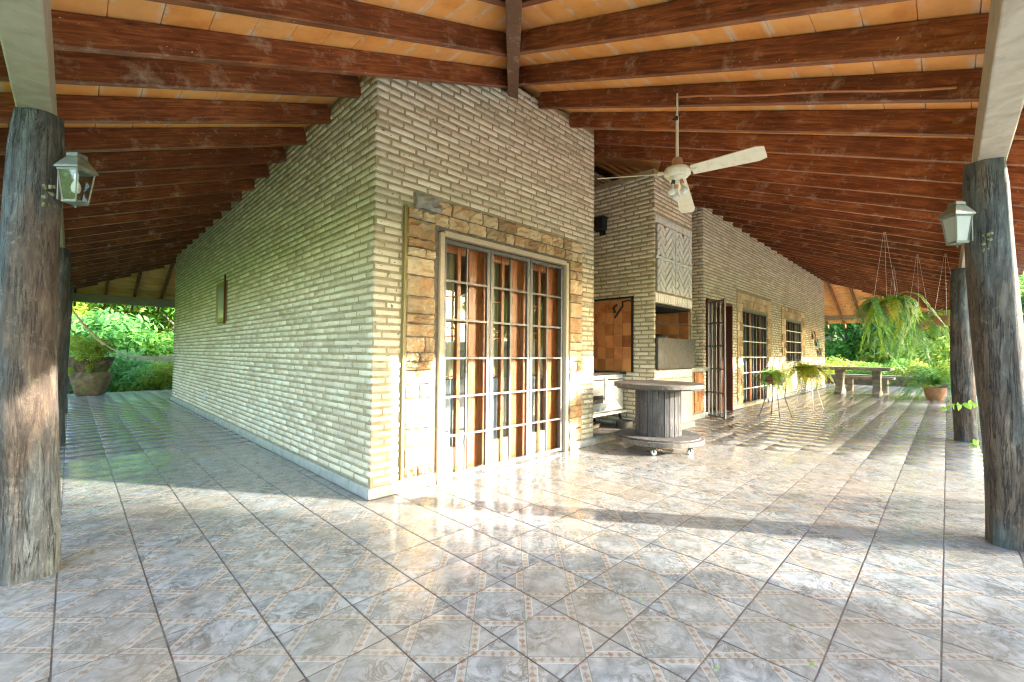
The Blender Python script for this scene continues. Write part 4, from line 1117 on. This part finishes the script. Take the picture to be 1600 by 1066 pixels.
for a in (200, 262, 330, 80):
    x, y = .43 * math.cos(R_(a)), .43 * math.sin(R_(a)); c = empty('castor', (x, y, 0)); c.parent = reel
    m = MB(); m.tube([(x - .014, y - .014, .032), (x + .014, y + .014, .032)], .031, 16); w_ = m.build('wheel', M['enamel'], None, smooth=True); w_.parent = c; w_.matrix_parent_inverse = Matrix.Translation((-x, -y, 0))
    m = MB(); m.box(x - .03, x + .03, y - .03, y + .03, .088, .104); m.box(x - .024, x - .018, y - .02, y + .02, .03, .088); m.box(x + .018, x + .024, y - .02, y + .02, .03, .088); w_ = m.build('fork', M['galv'], None); w_.parent = c; w_.matrix_parent_inverse = Matrix.Translation((-x, -y, 0))

# ------------------------------------------------------------------ leaves, ferns
def frond_mesh(name, L, droop, mat_, npair=26, w=.09, seed=0, lift=.6):
    r = np.random.default_rng(seed); V = []; F = []
    pts = []; p = np.zeros(3); ang = lift; st = L / 24; side = 0
    for i in range(25):
        pts.append(p.copy()); p = p + st * np.array([math.cos(ang), side, math.sin(ang)]); ang -= droop / 24 * (1.6 - .6 * i / 24)
        ang = max(ang, -1.5); side += r.uniform(-.012, .012)
    pts = np.array(pts)
    for i in range(24):
        a, b = pts[i], pts[i + 1]; k = len(V); h = .0022; V += [a + [0, h, 0], a - [0, h, 0], b - [0, h, 0], b + [0, h, 0]]; F.append([k, k + 1, k + 2, k + 3])
    for j in range(npair):
        f = (j + 1.5) / (npair + 1); i = min(int(f * 24), 23); c = pts[i] + (pts[i + 1] - pts[i]) * (f * 24 - i) if i < 24 else pts[-1]
        t = pts[i + 1] - pts[i]; t /= np.linalg.norm(t); n = np.array([-t[2], 0, t[0]])
        ww = w * math.sin(math.pi * min(1, .12 + f * .88)) ** .6 * (1.05 - .5 * f)
        for s in (-1, 1):
            d = np.array([0, s, 0]) * .92 + t * .30 + n * r.uniform(-.25, .05); d /= np.linalg.norm(d); l = ww * r.uniform(.8, 1.1); hw = st * .34
            k = len(V); V += [c - t * hw * .6, c + d * l * .5 - t * hw, c + d * l, c + d * l * .5 + t * hw]; F.append([k, k + 1, k + 2, k + 3])
    return np_mesh(name, np.array(V), np.array(F), mat_)
FR = {}
for key, mt in (('g', 'fern'), ('y', 'fern_y'), ('b', 'fern_b')):
    FR[key] = [frond_mesh('frond', .8, d, M[mt], seed=i, lift=l) for i, (d, l) in enumerate(((1.6, .5), (2.2, .9), (2.8, 1.0), (3.2, .8)))]
FR['l'] = [frond_mesh('frond', 1.15, d, M[mt], 40, .075, seed=20 + i, lift=l) for i, (d, l, mt) in enumerate(((3.0, .7, 'fern'), (3.6, 1.0, 'fern_b'), (4.0, .8, 'fern'), (3.4, .3, 'fern')))]
def fern(thing, loc, n, scale, keys, seed, wild=1.0, low=0.0):
    r = random.Random(seed)
    for i in range(n):
        a = 2 * math.pi * i / n * 3 + r.uniform(-.5, .5); k = r.choice(keys); me = FR[k][r.randrange(4)]
        o = bpy.data.objects.new('frond', me); COL.objects.link(o); o.parent = thing
        s = scale * r.uniform(.55, 1.15)
        tilt = r.uniform(-.5, .55) * wild + low
        o.matrix_basis = Matrix.Translation((loc[0] + .05 * math.cos(a), loc[1] + .05 * math.sin(a), loc[2])) @ Matrix.Rotation(a, 4, 'Z') @ Matrix.Rotation(tilt, 4, 'Y') @ Matrix.Rotation(r.uniform(-.5, .5), 4, 'X') @ Matrix.Scale(s, 4)
def hanging(name, loc, label, n, scale, keys, seed, ztop, pot='clay', **kw):
    t = empty(name, loc, label, 'hanging plant', 'fern baskets hung from the right veranda beam')
    m = MB(); m.lathe([(.09, -.12), (.13, -.08), (.16, .0), (.165, .02), (.15, .02), (.14, -.01)], 20); m.build('pot', M[pot], t, smooth=True)
    for k in range(3):
        a = k * 2.09; m = MB(); m.tube([(.155 * math.cos(a), .155 * math.sin(a), .01), (.01 * math.cos(a), .01 * math.sin(a), ztop - loc[2])], .0018, 4); m.build('hanging_wire', M['wire'], t)
    fern(t, (0, 0, .02), n, scale, keys, seed, **kw)
    return t
hanging('hanging_fern', (8.0, .60, 1.86), 'large trailing fern hanging nearest over the right veranda', 96, .76, 'ggllyb', 1, rz(.56 - PE), low=.0)
hanging('hanging_fern', (9.6, .32, 1.72), 'fern with arching fronds hanging beside the dark post', 56, .9, 'ggb', 2, rz(.32 - PE))
hanging('hanging_fern', (9.1, .0, 1.74), 'small terracotta basket fern hanging against the dark post', 16, .42, 'gy', 3, rz(.0 - PE))
hanging('hanging_fern', (11.8, .75, 1.62), 'blue green fern hanging farthest back behind the large one', 50, .95, 'bbgl', 4, rz(.75 - PE), low=.2)
def stand_plant(loc, label, keys, seed, n, sc_, h, leg='wire', lab2=None):
    t = empty('plant_stand', loc, label, 'plant stand', 'wire plant stands by the barred openings')
    m = MB(); P = [(.20 * math.cos(a), .20 * math.sin(a), h) for a in np.linspace(0, 6.283, 21)]; m.tube(P, .006, 5, False); P = [(.13 * math.cos(a), .13 * math.sin(a), h - .07) for a in np.linspace(0, 6.283, 17)]; m.tube(P, .005, 5, False); m.build('ring', M[leg], t)
    for k in range(4):
        a = k * math.pi / 2 + .5; c, s = math.cos(a), math.sin(a); m = MB(); m.tube([(.19 * c, .19 * s, h), (.16 * c, .16 * s, h * .55), (.27 * c, .27 * s, .006), (.31 * c, .31 * s, .008)], .007, 6); m.build('leg', M[leg], t)
    pt = empty('potted_fern', (loc[0], loc[1], h - .07), lab2, 'plant', 'potted ferns on wire stands')
    m = MB(); m.lathe([(.11, .01), (.15, .04), (.19, .13), (.20, .15), (.18, .15), (.17, .12)], 22); m.build('pot', M['clay'], pt, smooth=True)
    m = MB(); m.lathe([(.0, .115), (.168, .118), (.168, .124), (0, .13)], 16); m.build('soil', M['soil'], pt)
    fern(pt, (0, 0, .14), n, sc_, keys, seed, 1.0, -.30)
stand_plant((9.45, 2.33, 0), 'thin legged wire stand nearer the open doorway', 'gyb', 11, 85, .66, .68, 'iron', 'green fern in a brown pot nearer the doorway')
stand_plant((11.35, 2.15, 0), 'white folding wire stand under the yellow fern', 'yyyg', 12, 110, .78, .76, 'wire', 'yellow green fern in a clay pot on the white stand')
# potted plant on floor at the far right
t = empty('potted_palm', (16.5, .25, 0), 'tall arching plant in a clay pot on the floor behind the dark post', 'plant')
m = MB(); m.lathe([(.15, .0), (.20, .1), (.235, .32), (.245, .34), (.22, .34), (.21, .3)], 24); m.build('pot', M['clay'], t, smooth=True)
fern(t, (0, 0, .38), 40, 1.9, 'gb', 15, .7, -.5)
# vine on the dark post
vn = empty('climbing_vine', (8.60, -.07, .0), 'bright heart leaved vine sprigs poking out from the dark post', 'vine')
def heart(s):
    pts = [(0, 0), (.25, .18), (.5, .16), (.55, 0), (.45, -.3), (.2, -.62), (0, -.85), (-.2, -.62), (-.45, -.3), (-.55, 0), (-.5, .16), (-.25, .18)]
    m = MB(); m.v = [(x * s, .12 * abs(x) * s, y * s) for x, y in pts] + [(0, .0, -.3 * s)]; n = len(pts)
    for k in range(n): m.f.append([n, k, (k + 1) % n])
    return m.mesh('leaf', M['heart'])
hm = heart(.10)
def onplane(u, v, dist):
    d = CAMR @ np.array([u - 800, -(v - 533), -684.0]); d /= math.hypot(d[0], d[1]); return Vector(d * dist) + Vector((0, 0, CAMH))
sprigs = [[(1524, 634), (1512, 633), (1500, 636), (1490, 635), (1482, 638), (1476, 641)], [(1530, 700), (1522, 698), (1526, 692)]]
for si, sp_ in enumerate(sprigs):
    dist = 8.28 if si == 0 else 8.3
    pts = [onplane(u, v - 3, dist) - Vector((8.60, -.07, 0)) for u, v in sp_]
    m = MB(); m.tube(pts, .004, 5); m.build('stem', M['heart'], vn)
    for k, p in enumerate(pts):
        o = bpy.data.objects.new('leaf', hm); COL.objects.link(o); o.parent = vn
        o.matrix_basis = Matrix.Translation(p) @ Matrix.Rotation(R_(-45 + random.uniform(-30, 30)), 4, 'Z') @ Matrix.Rotation(random.uniform(-.5, .5), 4, 'Y') @ Matrix.Scale(random.uniform(.7, 1.2) * (1 if k < 4 else .6), 4)
# wall ornaments
for k, (x, z, c, lb) in enumerate(((17.75, 1.86, 'conduit', 'rust red insect ornament highest on the pale wall'), (18.25, 1.62, 'teal', 'teal insect ornament in the middle of the wall trio'), (18.6, 1.30, 'dark_wood', 'dark red insect ornament lowest on the pale wall'))):
    if c == 'teal' and 'teal' not in M: M['teal'] = metal_mat('teal_enamel', (.03, .20, .22), .4, .1)
    t = empty('wall_ornament', (x, WRY - .03, z), lb, 'ornament', 'metal insects fixed on the far brick wall')
    m = MB(); m.lathe([(.01, -.13), (.03, -.10), (.035, 0), (.025, .08), (.03, .12), (.0, .14)], 10); m.build('insect_body', M['iron'], t)
    for s in (-1, 1):
        m = MB(); m.prism([(s * .03, -.01, 0), (s * .28, -.03, .16), (s * .34, -.03, .06), (s * .22, -.02, -.04), (s * .25, -.03, -.16), (s * .10, -.02, -.14)], (0, -.008, 0)); m.build('wing', M[c], t)

# ------------------------------------------------------------------ stone table, bench, low wall
def stone_table(loc, L, Wd, H, label, nm, cat, rzt=0):
    t = empty(nm, loc, label, cat, None, rzt)
    m = MB(); m.box(-L / 2, L / 2, -Wd / 2, Wd / 2, H - .09, H); m.build('slab', M['concrete'], t, bevel=.02)
    for x in (-L * .28, L * .28):
        prof = [(.34, 0), (.36, .07), (.26, .12), (.22, .16), (.12, .22), (.10, .34), (.13, .46), (.20, .56), (.17, .64), (.24, H - .10)]
        k = Wd * .75 / .72
        pr = [(y * k, z * (H - .1) / (H - .10)) for y, z in prof if z < H - .09] + [(.24 * k, H - .092)]
        m = MB(); m.prism([(x - .09, y, z) for y, z in pr] + [(x - .09, -y, z) for y, z in reversed(pr)], (.18, 0, 0)); m.build('pedestal', M['concrete'], t, bevel=.015)
    return t
stone_table((17.0, 1.95, 0), 1.6, 1.25, .83, 'weathered stone table with carved pedestals at the far end', 'stone_table', 'table', R_(90))
for y, x, lb in ((1.9, 18.6, 'stone bench behind the stone table'), ):
    b_ = empty('stone_bench', (x, y, 0), lb, 'bench'); m = MB(); m.box(-.2, .2, -.7, .7, .42, .49); m.build('seat', M['concrete'], b_, bevel=.01)
    for s in (-.45, .45):
        m = MB(); m.prism([(-.18, s - .08, 0), (.18, s - .08, 0), (.10, s - .08, .2), (.17, s - .08, .42), (-.17, s - .08, .42), (-.10, s - .08, .2)], (0, .16, 0)); m.build('leg', M['concrete'], b_)
lw = MB(); lw.box(23.05, 23.3, -4, 9, -.4, .34); lw = lw.build('low_wall', M['concrete'], None, bevel=.02); tag(lw, 'low dark stone wall at the far end of the right veranda', 'wall')
cp = MB(); cp.box(23.0, 23.35, -4, 9, .343, .40); cp.build('coping', M['grey_stone'], lw, bevel=.01)

# ------------------------------------------------------------------ hammock and big planter
hmk = empty('hammock', (-.05, 14.6, 2.15), 'woven beige hammock with white fringe slung from the far left post', 'hammock')
A = Vector((-.06, 14.6, 2.17)); Bp = Vector((3.6, 14.75, 2.2))
def hp(f):
    p = A.lerp(Bp, f); p.z -= 1.53 * 4 * f * (1 - f) * (.97 + .12 * math.cos(2 * math.pi * f)); return p
m = MB(); m.tube([hp(f) for f in np.linspace(0, .17, 7)], [.016, .018, .024, .03, .033, .036, .04], 7); m.build('rope', M['rope'], hmk, True, smooth=True)
m = MB(); m.tube([hp(f) for f in np.linspace(.85, 1, 6)], .012, 7); m.build('rope', M['rope'], hmk, True, smooth=True)
P = []
for f in np.linspace(.16, .86, 40):
    g = (f - .16) / .70; w_ = .03 + .46 * math.sin(math.pi * min(1, max(0, g))) ** 1.1; c = hp(f); row = []
    for k in range(15):
        t_ = -1 + 2 * k / 14; row.append((c.x + .004 * math.sin(k * 3 + f * 50), c.y + w_ * .55 * t_, c.z + .10 * w_ * 4 * t_ * t_ * .55 + .006 * math.sin(k * 2.1 + f * 40)))
    P.append(row)
m = MB(); m.grid(P); m.build('cloth', M['hammock'], hmk, True, smooth=True)
m = MB()
for row in P[4:-4:2]:
    for s in (0, -1):
        for q in range(3):
            x, y, z = row[s]; x += q * .022; m.tube([(x, y, z), (x + .004, y + (.01 if s else -.012), z - .09), (x, y, z - .17 - .03 * math.sin(x * 9))], .0026, 3, False)
m.build('fringe', M['fringe'], hmk, True, kind='stuff')
pl = empty('planter', (.36, 15.45, 0), 'big rough root wood planter with leafy plant at the far left floor edge', 'planter')
m = MB(); wob = lambda a, z: 1 + .05 * math.sin(5 * a + z * 7) + .04 * math.sin(9 * a - z * 9) + .03 * math.sin(14 * a + z * 20)
m.lathe([(r_ * .80, z_ * .93) for r_, z_ in [(.30, 0), (.34, .03), (.40, .18), (.45, .40), (.47, .55), (.45, .60), (.40, .64), (.42, .70), (.49, .84), (.55, 1.0), (.56, 1.04), (.48, 1.05), (.44, .95)]], 40, wob=wob); m.build('tub', M['planter'], pl, smooth=True)
m = MB(); m.lathe([(0, .88), (.37, .89), (.37, .92), (0, .93)], 20); m.build('soil', M['soil'], pl)

# ------------------------------------------------------------------ foliage masses
def leaf_cloud(name, blobs, n, size, mat_, seed, shell=.55):
    r = np.random.default_rng(seed); bl = np.array(blobs, float); wv = (bl[:, 3:6].prod(1)) ** (2 / 3); wv /= wv.sum()
    k = r.choice(len(bl), n, p=wv); d = r.normal(size=(n, 3)); d /= np.linalg.norm(d, axis=1)[:, None]
    rad = shell + (1 - shell) * r.random(n) ** .7; rad *= 1 + .12 * r.normal(size=n)
    c = bl[k, :3] + d * rad[:, None] * bl[k, 3:6]
    nrm = d * .6 + r.normal(size=(n, 3)) * .7 + np.array([0, 0, .35]); nrm /= np.linalg.norm(nrm, axis=1)[:, None]
    a = np.cross(nrm, r.normal(size=(n, 3))); a /= np.linalg.norm(a, axis=1)[:, None]; b = np.cross(nrm, a)
    s = (size * r.uniform(.6, 1.35, n))[:, None]
    V = np.stack([c - a * s, c - b * s * .42 - a * s * .1 + nrm * s * .12, c + a * s, c + b * s * .42 - a * s * .1 + nrm * s * .12], 1).reshape(-1, 3)
    F = np.arange(n * 4).reshape(-1, 4)
    return np_mesh(name, V, F, mat_)
def crown_blobs(r, R, H, n, rr=(.35, .6)):
    out = []
    for _ in range(n):
        a = r.uniform(0, 6.28); q = r.random() ** .5 * R * .7; z = r.uniform(-.5, .5) * H; s = r.uniform(*rr) * R
        out.append((q * math.cos(a), q * math.sin(a), z, s, s, s * .7))
    return out
rr_ = random.Random(2)
CROWN = []
for i, (mt, nl, sz, nb) in enumerate((('leaf_a', 9000, .085, 13), ('leaf_b', 9000, .08, 14), ('leaf_c', 8000, .085, 12), ('leaf_a', 5500, .10, 9), ('leaf_b', 5500, .12, 10))):
    CROWN.append(leaf_cloud('crown', crown_blobs(rr_, 1.0 * 2.2, 2.4, nb), nl, sz, M[mt], i + 20))
SHR = [leaf_cloud('foliage', crown_blobs(rr_, .8, .7, 7), 3200, .05, M[mt], i + 40) for i, mt in enumerate(('leaf_a', 'leaf_b', 'leaf_c', 'leaf_a'))]
def trunk_mesh(seed):
    r = random.Random(seed); m = MB(); pts = [(0, 0, -.3)]; x = y = 0
    for k in range(1, 7): x += r.uniform(-.1, .1); y += r.uniform(-.1, .1); pts.append((x, y, k * .75))
    m.tube(pts, [.20, .16, .14, .12, .10, .08, .04], 9)
    for k in range(9):
        b = Vector(pts[r.randrange(2, 6)]); a = r.uniform(0, 6.28); l = r.uniform(1.0, 1.9)
        d = Vector((math.cos(a) * .8, math.sin(a) * .8, r.uniform(.3, .9)))
        m.tube([b, b + d * l * .5 + Vector((0, 0, r.uniform(-.05, .1))), b + d * l], [.07, .045, .015], 6, False)
    return m.mesh('trunk', M['bark'], True)
TR = [trunk_mesh(s) for s in range(3)]
NTREE = [0]
def tree(x, y, s, ci, label, group='trees around the veranda', hz=1.0, kind='tree'):
    t = empty(kind, (x, y, gz(x, y) - .05), label, 'tree', group, random.uniform(0, 6.28)); NTREE[0] += 1
    o = bpy.data.objects.new('crown', CROWN[ci]); COL.objects.link(o); o.parent = t; o.location = (0, 0, 3.6 * s * hz); o.scale = (s, s, s * hz)
    o = bpy.data.objects.new('trunk', TR[NTREE[0] % 3]); COL.objects.link(o); o.parent = t; o.scale = (s, s, s * hz)
    return t
def shrub(x, y, s, ci, label, group='shrubs at the edge of the garden', z=None):
    t = empty('shrub', (x, y, gz(x, y) if z is None else z), label, 'shrub', group, random.uniform(0, 6.28))
    o = bpy.data.objects.new('foliage', SHR[ci]); COL.objects.link(o); o.parent = t; o.location = (0, 0, .55 * s); o.scale = (s, s, s)
    m = STEM; o = bpy.data.objects.new('stem', m); COL.objects.link(o); o.parent = t; o.scale = (s, s, s)
    return t
mm = MB()
for k in range(5): a = k * 1.26; mm.tube([(0, 0, -.1), (.12 * math.cos(a), .12 * math.sin(a), .3), (.4 * math.cos(a), .4 * math.sin(a), .8)], [.02, .014, .005], 5, False)
STEM = mm.mesh('stem', M['bark'])
o = bpy.data.objects.new('plant_foliage', SHR[2]); COL.objects.link(o); o.parent = pl; o.location = (-.10, -.10, 1.16); o.scale = (.72, .72, .62)
fern(pl, (-.05, -.1, .97), 34, .62, 'gyy', 77)
for dx_, dz_ in ((-.30, .62), (.05, .70), (.22, .98)):
    o = bpy.data.objects.new('trailing_leaves', SHR[2]); COL.objects.link(o); o.parent = pl; o.location = (dx_ - .1, -.38, dz_); o.scale = (.13, .10, .22)

GL = {0: 'mid green leafy', 1: 'blue green dense', 2: 'yellow green airy', 3: 'loose green', 4: 'dark bluish'}
random.seed(21)
ORD = ['first', 'second', 'third', 'fourth', 'fifth', 'sixth', 'seventh', 'eighth', 'ninth', 'tenth', 'eleventh', 'twelfth', 'thirteenth', 'fourteenth', 'fifteenth', 'sixteenth', 'seventeenth', 'eighteenth', 'nineteenth', 'twentieth']
HUE = {0: 'mid green leafy', 1: 'blue green dense', 2: 'yellow green airy', 3: 'loose green', 4: 'dense blue green'}
def row(spots, kind, group, where):
    """spots (x, y, size, variant): every one its own thing, named by its look and its place counted from the left"""
    if where.endswith('*'): key = lambda p: p[1]; frm = 'from the near end'; where = where[:-1]
    else: key = lambda p: -math.atan2(p[1] + 3, p[0] + 3); frm = 'from the left'
    for k, (x, y, s, c) in enumerate(sorted(spots, key=key)):
        f = tree if kind == 'tree' else shrub
        f(x, y, s, c, '%s %s, %s %s %s' % (HUE[c], kind, ORD[k], frm, where), group)
U = random.uniform
row([(-7 + k * 1.15 + U(-.5, .5), U(22, 30), U(.85, 1.3), random.choice([0, 1, 2, 2])) for k in range(12)], 'tree', 'trees beyond the hammock', 'beyond the hammock')
row([(-20 + k * 2.4 + U(-1, 1), U(36, 62), U(1.7, 2.5), random.randrange(5)) for k in range(14)], 'tree', 'trees on the far slope', 'on the far slope')
row([(-1.8 + k * .62, U(18.0, 20.5), U(.8, 1.5), random.randrange(4)) for k in range(12)], 'shrub', 'shrubs behind the hammock', 'behind the hammock')
row([(-3.2 + k * .95, U(21.5, 24), U(1.9, 2.7), random.randrange(4)) for k in range(9)], 'shrub', 'tall shrubs beyond the hammock', 'among the tall ones beyond the hammock')
row([(U(-5.6, -4.2), 2.2 + k * 1.4, U(.9, 1.4), random.choice([0, 1, 3])) for k in range(12)], 'shrub', 'shrubs along the left veranda', 'outside the left veranda*')
row([(U(-10, -5.5), 6 + k * 1.6, U(.9, 1.3), random.choice([0, 1, 2])) for k in range(8)], 'tree', 'trees left of the house', 'left of the house*')
row([(U(31, 42), -6 + k * 1.5, U(1.0, 1.6), random.randrange(5)) for k in range(12)], 'tree', 'trees past the low wall', 'past the low wall')
row([(U(24.6, 27), -3 + k * .8, U(.9, 1.5), random.choice([0, 2, 3, 2])) for k in range(13)], 'shrub', 'shrubs behind the low wall', 'behind the low stone wall')
row([(U(30, 36), -5 + k * 1.3, U(1.9, 2.8), random.choice([0, 2, 3])) for k in range(11)], 'shrub', 'tall shrubs past the low wall', 'among the tall ones past the low wall')
row([(U(48, 75), -22 + k * 4, U(2, 2.8), random.randrange(5)) for k in range(12)], 'tree', 'far trees past the low wall', 'in the far distance')
# trees on the lawn that dapple the veranda floor
def sunrow(y, cs, sz): return [((c - .58 * y) / .81, y + U(-.5, .5), s_, 3) for c, s_ in zip(cs, sz)]
row(sunrow(-7.2, [-4.4, -1.3, .9, 3.15, 6.7, 10.6, 13.6, 17], [1.0, .9, .80, .60, 1.1, .9, .95, 1.0]), 'tree', 'trees beside the right veranda', 'nearest beside the right veranda')
row(sunrow(-14, [-5, -.6, 7.6, 11.8, 18], [1.5, 1.3, 1.1, 1.0, 1.2]), 'tree', 'trees farther right on the lawn', 'farther right on the lawn')

for (u, v, lb) in ((1120, 1045, 'tiny yellow leaf fallen nearest the bottom edge of the floor'), (1001, 938, 'tiny green leaf fallen mid floor between the reel table and the camera'), (1270, 1040, 'tiny yellow green leaf fallen toward the right post'), (1238, 983, 'tiny dry leaf fallen on a pale tile right of the middle')):
    d = CAMR @ np.array([u - 800, -(v - 533), -684.0]); p = d * (-CAMH / d[2]); me_ = heart(.013)
    o = bpy.data.objects.new('fallen_leaf', me_); COL.objects.link(o); o.location = (p[0], p[1], .006); o.rotation_euler = (R_(78), 0, u)
    tag(o, lb, 'leaf', 'leaves fallen on the tiles')
